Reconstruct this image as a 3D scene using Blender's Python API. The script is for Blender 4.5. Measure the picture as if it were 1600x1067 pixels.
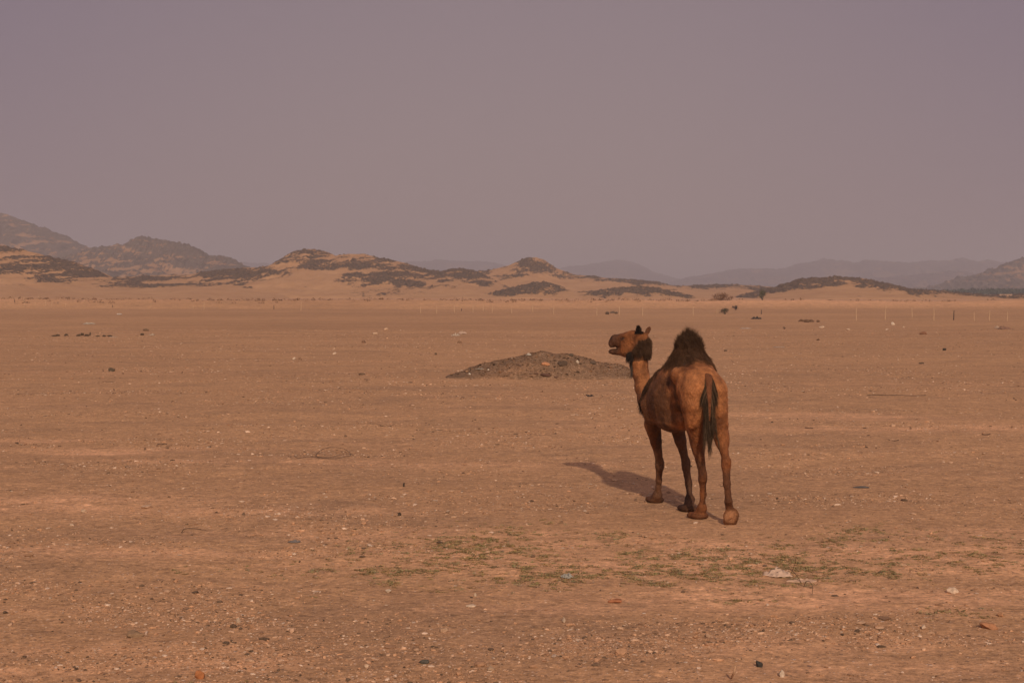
import bpy, math, random
import numpy as np
from mathutils import Vector

for o in list(bpy.data.objects):
    bpy.data.objects.remove(o)
random.seed(7)
RNG = np.random.default_rng(11)
scene = bpy.context.scene
COL = scene.collection
R = math.radians

# ------------------------------------------------------------------ camera
CAM_H = 2.43
FPX = 2222.0                      # focal length in pixels of a 1600 px wide frame (50 mm lens)
PITCH = math.atan((533.5 - 455.0) / FPX)
cam_d = bpy.data.cameras.new('camera')
cam = bpy.data.objects.new('camera', cam_d)
COL.objects.link(cam)
cam.location = (0, 0, CAM_H)
cam.rotation_euler = (math.pi / 2 - PITCH, 0, 0)
cam_d.sensor_width = 36.0
cam_d.lens = 50.0
cam_d.clip_start = 0.1
cam_d.clip_end = 20000
scene.camera = cam

# ------------------------------------------------------------------ sky and sun
SUN_EL, SUN_AZ = R(28.5), R(187.0 - 14.0)     # low sun behind the camera, a little to the right
SUN_STRENGTH = 3.1
world = bpy.data.worlds.new('World')
scene.world = world
world.use_nodes = True
wn = world.node_tree; wn.nodes.clear()
w_out = wn.nodes.new('ShaderNodeOutputWorld')
w_bg = wn.nodes.new('ShaderNodeBackground')
w_sky = wn.nodes.new('ShaderNodeTexSky')
w_sky.sky_type = 'NISHITA'; w_sky.sun_disc = False
w_sky.sun_elevation = SUN_EL; w_sky.sun_rotation = SUN_AZ
w_sky.dust_density = 6.0; w_sky.air_density = 1.0; w_sky.altitude = 400
w_tc = wn.nodes.new('ShaderNodeTexCoord')
w_sep = wn.nodes.new('ShaderNodeSeparateXYZ')
w_ramp = wn.nodes.new('ShaderNodeValToRGB')
w_mix = wn.nodes.new('ShaderNodeMix'); w_mix.data_type = 'RGBA'
w_nz = wn.nodes.new('ShaderNodeTexNoise'); w_nz.inputs['Scale'].default_value = 2.2; w_nz.inputs['Detail'].default_value = 2.0
w_add = wn.nodes.new('ShaderNodeMath'); w_add.operation = 'MULTIPLY_ADD'
w_add.inputs[1].default_value = 0.10; w_add.inputs[2].default_value = -0.05
w_sum = wn.nodes.new('ShaderNodeMath'); w_sum.operation = 'ADD'
cr = w_ramp.color_ramp
SKY_K = 10.0                       # the dust layer is written for a Background of 0.1
def skc(r, g, b): return (r * SKY_K, g * SKY_K, b * SKY_K, 1)
cr.elements[0].position = 0.0; cr.elements[0].color = skc(.345, .240, .228)
cr.elements[1].position = 1.0; cr.elements[1].color = skc(.225, .170, .208)
e = cr.elements.new(0.07); e.color = skc(.306, .218, .218)
e = cr.elements.new(0.20); e.color = skc(.258, .188, .206)
wn.links.new(w_tc.outputs['Generated'], w_sep.inputs[0])
wn.links.new(w_tc.outputs['Generated'], w_nz.inputs['Vector'])
wn.links.new(w_nz.outputs[0], w_add.inputs[0])
wn.links.new(w_sep.outputs['Z'], w_sum.inputs[0]); wn.links.new(w_add.outputs[0], w_sum.inputs[1])
wn.links.new(w_sum.outputs[0], w_ramp.inputs[0])
w_mix.inputs[0].default_value = 0.93
wn.links.new(w_sky.outputs[0], w_mix.inputs[6])
wn.links.new(w_ramp.outputs[0], w_mix.inputs[7])
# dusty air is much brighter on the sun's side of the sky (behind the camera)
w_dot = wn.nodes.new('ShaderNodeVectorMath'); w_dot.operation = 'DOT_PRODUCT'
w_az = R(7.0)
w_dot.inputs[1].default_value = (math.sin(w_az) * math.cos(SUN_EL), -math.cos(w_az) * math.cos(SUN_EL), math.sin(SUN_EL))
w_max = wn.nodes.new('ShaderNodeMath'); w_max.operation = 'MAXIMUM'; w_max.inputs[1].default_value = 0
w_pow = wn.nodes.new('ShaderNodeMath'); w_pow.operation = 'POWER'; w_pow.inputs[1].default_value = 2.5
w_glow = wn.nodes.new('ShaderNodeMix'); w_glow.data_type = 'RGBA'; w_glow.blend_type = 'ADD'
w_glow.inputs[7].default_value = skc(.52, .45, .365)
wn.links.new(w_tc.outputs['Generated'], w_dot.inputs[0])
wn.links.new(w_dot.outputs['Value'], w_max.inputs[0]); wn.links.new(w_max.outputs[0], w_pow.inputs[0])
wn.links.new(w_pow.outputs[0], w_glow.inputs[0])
# darker, more purple sky to the left and right of the view
w_abs = wn.nodes.new('ShaderNodeMath'); w_abs.operation = 'ABSOLUTE'
w_map = wn.nodes.new('ShaderNodeMapRange'); w_map.interpolation_type = 'SMOOTHSTEP'
w_map.inputs[1].default_value = .06; w_map.inputs[2].default_value = .42
w_side = wn.nodes.new('ShaderNodeMix'); w_side.data_type = 'RGBA'; w_side.blend_type = 'MULTIPLY'
w_side.inputs[7].default_value = (.84, .84, .95, 1)
wn.links.new(w_sep.outputs['X'], w_abs.inputs[0]); wn.links.new(w_abs.outputs[0], w_map.inputs[0])
wn.links.new(w_map.outputs[0], w_side.inputs[0]); wn.links.new(w_mix.outputs[2], w_side.inputs[6])
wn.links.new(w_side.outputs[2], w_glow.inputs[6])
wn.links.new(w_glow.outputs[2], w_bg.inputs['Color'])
w_bg.inputs['Strength'].default_value = 0.10
wn.links.new(w_bg.outputs[0], w_out.inputs[0])

sun_d = bpy.data.lights.new('sun', 'SUN')
sun = bpy.data.objects.new('sun', sun_d); COL.objects.link(sun)
sun_d.energy = SUN_STRENGTH; sun_d.angle = R(1.2); sun_d.color = (1.0, 0.84, 0.66)
_az = R(7.0)
sdir = Vector((math.sin(_az) * math.cos(SUN_EL), -math.cos(_az) * math.cos(SUN_EL), math.sin(SUN_EL)))
sun.rotation_euler = sdir.to_track_quat('Z', 'Y').to_euler()
sun.location = sdir * 50

scene.render.engine = 'CYCLES'
scene.view_settings.view_transform = 'Standard'
scene.view_settings.look = 'None'
scene.view_settings.exposure = 0.0
scene.view_settings.gamma = 1.0
scene.view_settings.use_curve_mapping = False

# ------------------------------------------------------------------ helpers
def P(px, py, d):
    """world point seen at a pixel of the 1600x1067 photograph, at depth y = d metres"""
    u = (px - 800.0) / FPX; v = (533.5 - py) / FPX
    fy = math.cos(PITCH) + v * math.sin(PITCH)
    fz = -math.sin(PITCH) + v * math.cos(PITCH)
    t = d / fy
    return np.array([u * t, d, CAM_H + fz * t])

def G(px, py):
    """point of the flat ground seen at a pixel"""
    u = (px - 800.0) / FPX; v = (533.5 - py) / FPX
    fy = math.cos(PITCH) + v * math.sin(PITCH)
    fz = -math.sin(PITCH) + v * math.cos(PITCH)
    t = -CAM_H / fz
    return np.array([u * t, fy * t, 0.0])

def _hash(ix, iy, iz, seed):
    h = (ix.astype(np.int64) * 374761393 + iy.astype(np.int64) * 668265263 + iz.astype(np.int64) * 2147483647 + seed * 1274126177) & 0xFFFFFFFF
    h = ((h ^ (h >> 13)) * 1103515245) & 0xFFFFFFFF
    h = ((h ^ (h >> 16)) * 2654435761) & 0xFFFFFFFF
    return ((h ^ (h >> 15)) & 0xFFFFFF) / float(0xFFFFFF)

def vnoise(x, y, z=0.0, seed=0):
    x = np.asarray(x, float); y = np.asarray(y, float); z = np.zeros_like(x) + z
    ix = np.floor(x); iy = np.floor(y); iz = np.floor(z)
    fx = x - ix; fy = y - iy; fz = z - iz
    fx = fx * fx * (3 - 2 * fx); fy = fy * fy * (3 - 2 * fy); fz = fz * fz * (3 - 2 * fz)
    r = 0
    for a in (0, 1):
        for b in (0, 1):
            for c in (0, 1):
                w = (fx if a else 1 - fx) * (fy if b else 1 - fy) * (fz if c else 1 - fz)
                r = r + w * _hash(ix + a, iy + b, iz + c, seed)
    return r * 2 - 1

def fbm(x, y, z=0.0, oct=4, seed=0, gain=.5):
    s = 0; a = 1; n = 0
    x = np.asarray(x, float); y = np.asarray(y, float)
    for i in range(oct):
        s = s + a * vnoise(x * 2 ** i + 17.3 * i, y * 2 ** i - 9.1 * i, z * 2 ** i, seed + i)
        n += a; a *= gain
    return s / n

def sstep(a, b, x):
    t = np.clip((x - a) / (b - a), 0, 1)
    return t * t * (3 - 2 * t)

def mesh_obj(name, verts, faces, mat, parent=None, smooth=True, attrs=None, loc=None):
    """faces: (n,3) or (n,4) int array. One mesh object."""
    verts = np.asarray(verts, np.float32); faces = np.asarray(faces, np.int32)
    if loc is not None: verts = verts - np.asarray(loc, np.float32)
    me = bpy.data.meshes.new(name)
    n, k = faces.shape
    me.vertices.add(len(verts)); me.vertices.foreach_set('co', verts.ravel())
    me.loops.add(n * k); me.loops.foreach_set('vertex_index', faces.ravel())
    me.polygons.add(n)
    me.polygons.foreach_set('loop_start', np.arange(0, n * k, k, dtype=np.int32))
    me.polygons.foreach_set('loop_total', np.full(n, k, dtype=np.int32))
    me.update(calc_edges=True)
    me.polygons.foreach_set('use_smooth', np.full(n, smooth))
    if attrs:
        for an, av in attrs.items():
            av = np.asarray(av, np.float32)
            if av.ndim == 1:
                at = me.attributes.new(an, 'FLOAT', 'POINT'); at.data.foreach_set('value', av)
            else:
                if av.shape[1] == 3: av = np.concatenate([av, np.ones((len(av), 1), np.float32)], 1)
                at = me.attributes.new(an, 'FLOAT_COLOR', 'POINT'); at.data.foreach_set('color', av.ravel())
    me.materials.append(mat)
    me.validate()
    ob = bpy.data.objects.new(name, me); COL.objects.link(ob)
    if loc is not None: ob.location = [float(q) for q in loc]
    if parent is not None: ob.parent = parent
    return ob

def tag(o, label=None, cat=None, group=None, kind=None):
    if label: o['label'] = label
    if cat: o['category'] = cat
    if group: o['group'] = group
    if kind: o['kind'] = kind
    return o

def empty(name, loc, label, cat, group=None):
    o = bpy.data.objects.new(name, None); COL.objects.link(o)
    o.location = [float(q) for q in loc]; o.empty_display_size = .2
    return tag(o, label, cat, group)

# ------------------------------------------------------------------ materials
class NT:
    def __init__(s, name):
        s.m = bpy.data.materials.new(name); s.m.use_nodes = True
        s.t = s.m.node_tree; s.t.nodes.clear()
        s.out = s.t.nodes.new('ShaderNodeOutputMaterial')
        s.b = s.t.nodes.new('ShaderNodeBsdfPrincipled')
        s.t.links.new(s.b.outputs[0], s.out.inputs[0])
        s.b.inputs['Specular IOR Level'].default_value = 0.15
        s.b.inputs['Roughness'].default_value = 0.95
    def n(s, t, **kw):
        nd = s.t.nodes.new('ShaderNode' + t)
        for k, v in kw.items(): setattr(nd, k, v)
        return nd
    def l(s, a, b): s.t.links.new(a, b)
    def coord(s, scale=(1, 1, 1)):
        g = s.n('NewGeometry'); mp = s.n('Mapping'); mp.inputs['Scale'].default_value = scale
        s.l(g.outputs['Position'], mp.inputs[0]); return mp.outputs[0]
    def ocoord(s, scale=(1, 1, 1)):
        g = s.n('TexCoord'); mp = s.n('Mapping'); mp.inputs['Scale'].default_value = scale
        s.l(g.outputs['Object'], mp.inputs[0]); return mp.outputs[0]
    def noise(s, vec, scale, detail=3, rough=.55, dist=0.0):
        nd = s.n('TexNoise'); nd.inputs['Scale'].default_value = scale; nd.inputs['Detail'].default_value = detail
        nd.inputs['Roughness'].default_value = rough; nd.inputs['Distortion'].default_value = dist
        s.l(vec, nd.inputs['Vector']); return nd.outputs[0]
    def vor(s, vec, scale, out='Color', rnd=1.0, feat='F1'):
        nd = s.n('TexVoronoi'); nd.feature = feat; nd.inputs['Scale'].default_value = scale; nd.inputs['Randomness'].default_value = rnd
        s.l(vec, nd.inputs['Vector']); return nd.outputs[out]
    def ramp(s, fac, stops, interp='LINEAR'):
        nd = s.n('ValToRGB'); c = nd.color_ramp; c.interpolation = interp
        while len(c.elements) < len(stops): c.elements.new(.5)
        for e, (p, v) in zip(c.elements, stops):
            e.position = p; e.color = (v, v, v, 1) if isinstance(v, (int, float)) else tuple(v) + (1,)
        s.l(fac, nd.inputs[0]); return nd.outputs[0]
    def mix(s, fac, a, b, mode='MIX'):
        nd = s.n('Mix'); nd.data_type = 'RGBA'; nd.blend_type = mode
        for v, i in ((fac, 0), (a, 6), (b, 7)):
            if hasattr(v, 'is_linked'): s.l(v, nd.inputs[i])
            elif i == 0: nd.inputs[0].default_value = v
            else: nd.inputs[i].default_value = tuple(v) + (1,)
        return nd.outputs[2]
    def math(s, op, a, b=None, clamp=False):
        nd = s.n('Math'); nd.operation = op; nd.use_clamp = clamp
        for v, i in ((a, 0), (b, 1)):
            if v is None: continue
            if hasattr(v, 'is_linked'): s.l(v, nd.inputs[i])
            else: nd.inputs[i].default_value = v
        return nd.outputs[0]
    def attr(s, name, out='Fac'):
        nd = s.n('Attribute'); nd.attribute_name = name; return nd.outputs[out]
    def bump(s, h, strength, dist):
        nd = s.n('Bump'); nd.inputs['Strength'].default_value = strength; nd.inputs['Distance'].default_value = dist
        s.l(h, nd.inputs['Height']); s.l(nd.outputs[0], s.b.inputs['Normal'])
    def col(s, c):
        if hasattr(c, 'is_linked'): s.l(c, s.b.inputs['Base Color'])
        else: s.b.inputs['Base Color'].default_value = tuple(c) + (1,)

def ground_material(name='desert_ground', base=((.405, .214, .106), (.495, .265, .130)), sandc=(.74, .385, .205), bank=True):
    N = NT(name)
    v = N.coord()
    vs = N.coord((.42, 1, 1))
    big = N.noise(N.coord((.35, 1, 1)), .055, 4, .6, .4)
    med = N.noise(vs, .55, 5, .62, .6)
    mid = N.noise(N.coord((.75, 1, 1)), 6.5, 4, .75)
    mid2 = N.noise(v, 2.2, 4, .7, .3)
    fin = N.noise(v, 24, 3, .7)
    grit = N.noise(v, 75, 2, .6)
    c = N.mix(N.ramp(big, [(.36, 0.0), (.62, 1.0)]), base[0], base[1])
    c = N.mix(N.ramp(med, [(.35, .85), (.52, 0.0)]), c, (base[0][0] * .88, base[0][1] * .91, base[0][2] * .95))
    # orange sand in long shallow streaks
    st = N.math('ADD', N.math('MULTIPLY', N.noise(N.coord((.2, .75, 1)), .42, 6, .66, .8), .6), N.math('MULTIPLY', N.noise(N.coord((.5, 1, 1)), 2.1, 4, .65), .4))
    sm = N.ramp(st, [(.53, 0.0), (.62, .6), (.74, 1.0)])
    c = N.mix(N.math('MULTIPLY', sm, .42), c, sandc)
    sp = N.attr('sand')
    brk = N.ramp(N.noise(vs, 3.2, 5, .7, .5), [(.36, 0.1), (.60, 1.0)])
    c = N.mix(N.math('MULTIPLY', sp, brk, True), c, sandc)
    c = N.mix(N.math('MULTIPLY', N.ramp(fin, [(.3, 1.0), (.56, 0.0)]), .42), c, (.13, .078, .055))
    c = N.mix(N.math('MULTIPLY', N.ramp(grit, [(.52, 0.0), (.72, 1.0)]), .55), c, (.62, .38, .26))
    c = N.mix(1.0, c, N.ramp(mid, [(.28, .62), (.46, .98), (.56, 1.02), (.72, 1.38)]), 'MULTIPLY')
    c = N.mix(1.0, c, N.ramp(N.noise(N.coord((.85, 1, 1)), 17, 3, .8), [(.30, .58), (.46, .98), (.55, 1.02), (.70, 1.5)]), 'MULTIPLY')
    c = N.mix(1.0, c, N.ramp(mid2, [(.3, .88), (.7, 1.12)]), 'MULTIPLY')
    # pebble grain
    vc = N.vor(v, 38, 'Color'); vd = N.vor(v, 38, 'Distance')
    g2 = N.n('SeparateColor'); N.l(vc, g2.inputs[0])
    dens = N.ramp(N.noise(vs, .8, 3, .6), [(.42, .945), (.62, .82)])
    pk = N.math('GREATER_THAN', g2.outputs[0], dens)
    pk = N.math('MULTIPLY', pk, N.ramp(vd, [(.25, 1.0), (.42, 0.0)]))
    pc = N.ramp(g2.outputs[1], [(0, (.10, .075, .065)), (.3, (.26, .16, .11)), (.6, (.55, .33, .21)), (1, (.72, .52, .40))])
    c = N.mix(N.math('MULTIPLY', pk, .9), c, pc)
    # larger broken stones
    vc2 = N.vor(v, 15, 'Color'); vd2 = N.vor(v, 15, 'Distance')
    g3 = N.n('SeparateColor'); N.l(vc2, g3.inputs[0])
    pk2 = N.math('MULTIPLY', N.math('GREATER_THAN', g3.outputs[0], .93), N.ramp(vd2, [(.16, 1.0), (.26, 0.0)]))
    pc2 = N.ramp(g3.outputs[1], [(0, (.12, .085, .07)), (.4, (.34, .19, .12)), (.7, (.58, .36, .24)), (1, (.75, .60, .48))])
    c = N.mix(N.math('MULTIPLY', pk2, .8), c, pc2)
    N.col(c)
    hgt = N.math('ADD', N.math('ADD', N.math('MULTIPLY', fin, .6), N.math('MULTIPLY', grit, .25)), N.math('ADD', N.math('MULTIPLY', pk, .5), N.math('MULTIPLY', pk2, 1.0)))
    hgt = N.math('ADD', hgt, N.math('MULTIPLY', N.noise(v, 5, 4, .65), 1.6))
    N.bump(hgt, .55, .018)
    return N.m

M_ground = ground_material()
M_mound = ground_material('mound_earth', ((.120, .068, .038), (.185, .105, .058)), (.24, .125, .065))

def vcol_material(name, attr='col', rough=.9, spec=.15, nscale=60, bump=0.0, namp=.25, nstretch=(1, 1, 1)):
    N = NT(name)
    c = N.attr(attr, 'Color')
    nz = N.noise(N.ocoord(nstretch), nscale, 4, .65)
    c = N.mix(1.0, c, N.ramp(nz, [(.25, 1 - namp * 1.4), (.75, 1 + namp)]), 'MULTIPLY')
    N.col(c); N.b.inputs['Roughness'].default_value = rough; N.b.inputs['Specular IOR Level'].default_value = spec
    if bump: N.bump(nz, .8, bump)
    return N.m

M_stone = vcol_material('loose_stone', nscale=40, bump=.004)
M_plant = vcol_material('desert_plant', nscale=30, namp=.2)
M_wood = vcol_material('weathered_wood', nscale=14, namp=.25)
M_rag = vcol_material('faded_litter', nscale=25, namp=.12, bump=.004)
M_wire = NT('rusty_wire'); M_wire.col((.10, .065, .045)); M_wire = M_wire.m

def hill_material(name, sand, rockA, rockB, sc=.25, amp=2.1):
    N = NT(name)
    v = N.coord()
    s1 = N.noise(N.coord((1, 1, 2.5)), sc * .35, 4, .6)
    cs = N.mix(N.ramp(s1, [(.35, 0.0), (.7, 1.0)]), sand, (sand[0] * .84, sand[1] * .80, sand[2] * .78))
    r1 = N.noise(v, sc * 2.2, 5, .7)
    crk = N.mix(N.ramp(r1, [(.35, 0.0), (.68, 1.0)]), rockA, rockB)
    r = N.attr('rock')
    br = N.noise(N.coord((.6, .6, 1.6)), sc * 2.6, 5, .75)
    m = N.math('ADD', r, N.math('MULTIPLY', N.math('SUBTRACT', br, .5), amp))
    m = N.ramp(m, [(.42, 0.0), (.56, 1.0)])
    N.col(N.mix(m, cs, crk))
    N.bump(N.math('MULTIPLY', br, m), .9, .5)
    return N.m

M_dune = hill_material('dune_sand_and_rock', (.47, .258, .130), (.062, .044, .032), (.20, .122, .075), .30)
M_mount = hill_material('mountain_rock', (.38, .215, .12), (.110, .078, .062), (.19, .130, .095), .06, 1.2)
M_far = hill_material('distant_rock', (.26, .165, .13), (.13, .09, .10), (.18, .125, .12), .02)

# ------------------------------------------------------------------ ground sheet
# patches of orange sand: (px, py, half width m, half depth m, strength)
SAND = [(1060, 850, 2.2, .35, .55), (1250, 935, 1.9, .42, .8), (1500, 930, 1.5, .3, .7), (760, 870, 2.0, .6, .45), (1250, 860, 2.6, .5, .6),
        (1500, 880, 1.8, .55, .55), (980, 885, 1.6, .45, .7), (1550, 835, 1.8, .4, .4), (640, 835, 2.2, .35, .5), (160, 705, .9, .5, .75), (75, 688, .8, .35, .6),
        (280, 722, 1.0, .25, .5), (90, 790, 1.6, .75, .55), (330, 1035, .8, .16, .5), (380, 800, 2.0, .35, .4), (230, 865, 2.2, .3, .45), (1340, 652, 1.8, .6, .7), (1240, 648, 2.2, .5, .6),
        (1420, 670, 2.8, .5, .5), (1560, 668, 1.6, .6, .5), (120, 1045, .9, .12, .5), (520, 722, 1.5, .3, .35), (740, 727, 2.5, .4, .3),
        (930, 950, 1.2, .3, .35), (1200, 1010, 1.6, .3, .35), (1380, 1050, 1.3, .25, .4), (160, 1015, 1.5, .2, .3), (60, 480, 30, 6, .3), (1250, 920, 1.2, .3, .7)]
SANDW = [(G(a, b), w, d, s) for a, b, w, d, s in SAND]

def bank_mask(x, y):
    c = 196 + 7 * fbm(x * .011, x * 0, 3.0, 3, 5) + x * 0.03
    t = (y - c)
    up = sstep(-9, 2, t) * (1 - sstep(14, 30, t))
    h = 1.02 + .25 * fbm(x * .05, y * .05, 1.0, 4, 21) + .1 * sstep(20, -60, x)
    return up, h

def ground_z(x, y):
    x = np.asarray(x, float); y = np.asarray(y, float)
    r = np.hypot(x, y)
    z = .035 * fbm(x * .5, y * .6, 0, 3, 2) * sstep(3, 8, r)
    z = z + .014 * fbm(x * 2.3, y * 2.6, 0, 3, 9) * (1 - sstep(35, 60, r))
    near = 1 - sstep(1.5, 4.0, np.hypot(x - 2.0, y - 15.3))
    z = z * (1 - .8 * near)
    z = z + .10 * fbm(x * .045, y * .06, 0, 4, 4) * sstep(30, 90, r)
    up, h = bank_mask(x, y)
    z = z + up * (h + .18 * fbm(x * .35, y * .35, 0, 4, 8) + .07 * fbm(x * 1.4, y * 1.4, 0, 2, 3))
    return z

rr = np.concatenate([np.geomspace(.4, 6, 30)[:-1], np.geomspace(6, 60, 360)[:-1], np.geomspace(60, 170, 90)[:-1],
                     np.linspace(170, 240, 110)[:-1], np.geomspace(240, 6000, 60)])
af = np.linspace(-27, 27, 430)
ab = np.concatenate([np.linspace(27, 333, 62)[1:-1]])
ang = np.radians(np.concatenate([af, ab]))
RRm, AAm = np.meshgrid(rr, ang, indexing='ij')
gx = RRm * np.sin(AAm); gy = RRm * np.cos(AAm)
gz = ground_z(gx.ravel(), gy.ravel()).reshape(gx.shape)
nr, na = gx.shape
sandv = np.zeros(gx.shape)
for c, w, d, s in SANDW:
    q = ((gx - c[0]) / w) ** 2 + ((gy - c[1]) / d) ** 2
    sandv = np.maximum(sandv, min(1.15, s * 1.5) * np.exp(-q ** 1.3 * .9))
upm, _ = bank_mask(gx, gy)
sandv = np.maximum(sandv, upm * np.clip(.40 + .5 * fbm(gx * .08, gy * .2, 0, 3, 31) + .55 * sstep(-20, 40, gx), 0, 1.2))
sandv = np.maximum(sandv, sstep(215, 300, gy) * .55)
vid = np.arange(nr * na).reshape(nr, na)
a = vid[:-1, :]; b = vid[1:, :]
a2 = np.roll(a, -1, 1); b2 = np.roll(b, -1, 1)
gf = np.stack([a, b, b2, a2], -1).reshape(-1, 4)[:, ::-1]
gverts = np.stack([gx, gy, gz], -1).reshape(-1, 3)
gverts = np.concatenate([gverts, [[0, 0, 0]]])
# close the middle with quads made of pairs of triangles
cen = len(gverts) - 1
inner = vid[0]
cf = [[cen, inner[i], inner[(i + 1) % na], inner[(i + 2) % na]][::1] for i in range(0, na - 1, 2)]
gf = np.concatenate([gf[:, ::-1][:, ::-1], np.array(cf)[:, ::-1]])
gr = mesh_obj('ground', gverts, gf, M_ground, attrs={'sand': np.concatenate([sandv.ravel(), [0]])})
tag(gr, kind='structure')

# ------------------------------------------------------------------ hills
def hill_range(name, ridge, D, front, back, mat, blobs=(), ncol=900, nrow=110, rough=.10, rockbase=.0, crest=.6,
               seed=1, prof=1.15, rdisp=.5, nscale=.02, sidepad=1.0, fine=.02):
    """ridge: (px, py) of the skyline at distance D; blobs: outcrops (px, py, half px, half px, strength) turned into x / height on the slope"""
    rx = np.array([P(px, 455, D)[0] for px, py in ridge]); rz = np.array([P(px, py, D)[2] for px, py in ridge])
    x = np.linspace(rx[0], rx[-1], ncol)
    rid = np.interp(x, rx, rz)
    k = max(3, int(ncol * .006)) | 1
    pad = np.pad(rid, k // 2, 'edge'); rid = np.convolve(pad, np.ones(k) / k, 'valid')
    end = sstep(0, .03, (x - x[0]) / (x[-1] - x[0])) * sstep(0, .03, (x[-1] - x) / (x[-1] - x[0]))
    hmax = rz.max()
    v = np.linspace(-1, 1, nrow)
    X, V = np.meshgrid(x, v, indexing='ij')
    RID = np.repeat(rid[:, None], nrow, 1)
    wig = fbm(X * nscale * .8, X * 0 + 5, 0, 3, seed + 3) * front * .22
    Y = D + wig + np.where(V < 0, V * front, V * back)
    t = 1 - np.abs(V)
    base = RID * (t ** prof)
    n1 = fbm(X * nscale, Y * nscale, 0, 5, seed)
    n2 = 1 - np.abs(fbm(X * nscale * 2.2, Y * nscale * 1.6, 0, 4, seed + 40)) * 2
    bell = np.clip(4 * t * (1 - t), 0, 1)
    Z = base + RID * rough * (n1 * 1.2 + (n2 - .5) * .8) * (bell * .9 + .12)
    mpp = D / FPX
    rock = np.full(X.shape, float(rockbase))
    rock += crest * sstep(.60, .98, t + .10 * n1) * np.clip(.75 + 1.2 * fbm(X * nscale * 1.5, Y * 0 + 3, 0, 3, seed + 9), 0, 1.2)
    for (bx, by, hw, hh, st) in blobs:
        c = P(bx, by, D)
        q = ((X - c[0]) / (hw * 1.15 * mpp)) ** 2 + ((Z - c[2]) / (hh * 1.25 * mpp)) ** 2
        rock = np.where(V <= .05, np.maximum(rock, min(1.0, st * 1.02) * np.exp(-q * .62)), rock)
    rock += .30 * fbm(X * nscale * 4, Y * nscale * 4, 0, 4, seed + 70)
    rock += 1.05 * fbm(X / mpp * .055, Z / mpp * .26 - X / mpp * .03, 0, 5, seed + 71, .68) * sstep(.06, .30, rock)
    rm = sstep(.36, .58, rock)
    Z = Z + rm * rdisp * (.1 + 1.5 * fbm(X / mpp * .20, Y / mpp * .10, 0, 4, seed + 90, .65)) + RID * fine * fbm(X / mpp * .10, Y / mpp * .05, 0, 3, seed + 5)
    Z = Z * sstep(0, .035, t) - 1.2 * (1 - sstep(0, .06, t))
    Z = Z * end[:, None] - 1.5 * (1 - end[:, None])
    idx = np.arange(ncol * nrow).reshape(ncol, nrow)
    f = np.stack([idx[:-1, :-1], idx[1:, :-1], idx[1:, 1:], idx[:-1, 1:]], -1).reshape(-1, 4)
    o = mesh_obj(name, np.stack([X, Y, Z], -1).reshape(-1, 3), f, mat, attrs={'rock': rock.ravel()})
    return tag(o, kind='structure')

# pale sandy dunes with dark outcrops, about 600 m away
hill_range('dunes', [(-700, 400), (-500, 420), (-300, 392), (-120, 384), (0, 386), (30, 385), (60, 391), (100, 401), (140, 412), (165, 422), (190, 437), (240, 445), (300, 444), (400, 442), (470, 452), (520, 462)],
           560, 130, 90, M_dune, seed=3, crest=.75, rough=.12, rdisp=.7,
           blobs=[(25, 392, 40, 4, .7), (110, 407, 32, 6, .9), (60, 412, 16, 3, .45), (130, 420, 34, 5, .9), (165, 430, 26, 5, .85), (105, 424, 14, 5, .8), (25, 425, 9, 3, .7), (20, 410, 14, 3, .5), (180, 442, 25, 3, .4), (260, 448, 35, 2.2, .7)])
hill_range('dunes', [(120, 460), (170, 445), (200, 434), (250, 431), (300, 429), (340, 423), (380, 419), (425, 417), (445, 406), (462, 394), (480, 390), (500, 389.5), (515, 393), (528, 400), (540, 398), (570, 397), (600, 403), (640, 412), (665, 421), (690, 424), (715, 419), (740, 422), (765, 433), (800, 452), (840, 462)],
           640, 150, 110, M_dune, seed=8, crest=.78, rough=.08, rdisp=.8,
           blobs=[(240, 437, 70, 4, .8), (350, 428, 40, 6, .8), (400, 430, 62, 8, 1.0), (440, 405, 30, 6, .7), (500, 396, 26, 8, .9), (480, 412, 55, 3.5, .8), (520, 416, 18, 2.5, .6), (580, 418, 50, 5, 1.0), (540, 406, 22, 3, .5), (640, 437, 38, 10, 1.1), (600, 405, 40, 4, .8), (660, 446, 30, 4, .9), (730, 430, 30, 8, .8), (590, 431, 16, 2, .7), (390, 440, 16, 2, .4), (710, 440, 20, 2, .6), (760, 443, 20, 4, .7), (385, 452, 8, 1.6, .6)])
hill_range('dunes', [(600, 462), (680, 432), (730, 427), (770, 421), (795, 415), (808, 408), (822, 403), (838, 401), (850, 404), (872, 419), (900, 429), (950, 434), (1000, 438), (1020, 440), (1050, 447), (1100, 446), (1140, 445), (1180, 447), (1230, 452), (1260, 461)],
           740, 160, 110, M_dune, seed=15, crest=.85, rough=.08, rdisp=.8,
           blobs=[(828, 414, 30, 9, .8), (860, 424, 18, 4, .6), (900, 430, 30, 4, .6), (970, 437, 40, 4, .8), (1000, 441, 40, 4, .8), (1090, 449, 40, 3, .8), (1160, 452, 30, 4, .7), (800, 432, 20, 4, .6), (1060, 450, 18, 3, .6)])
hill_range('dunes', [(740, 464), (780, 455), (815, 446), (840, 441), (860, 442), (880, 450), (900, 457), (930, 455), (960, 450), (1000, 448), (1030, 450), (1050, 456), (1075, 462), (1100, 464)],
           520, 45, 60, M_dune, seed=22, crest=1.0, rough=.10, rdisp=.7, ncol=600,
           blobs=[(845, 448, 40, 7, 1.1), (800, 456, 24, 4, .8), (990, 453, 50, 5, 1.1), (1045, 458, 24, 5, 1.1), (940, 458, 22, 4, .9)])
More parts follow.
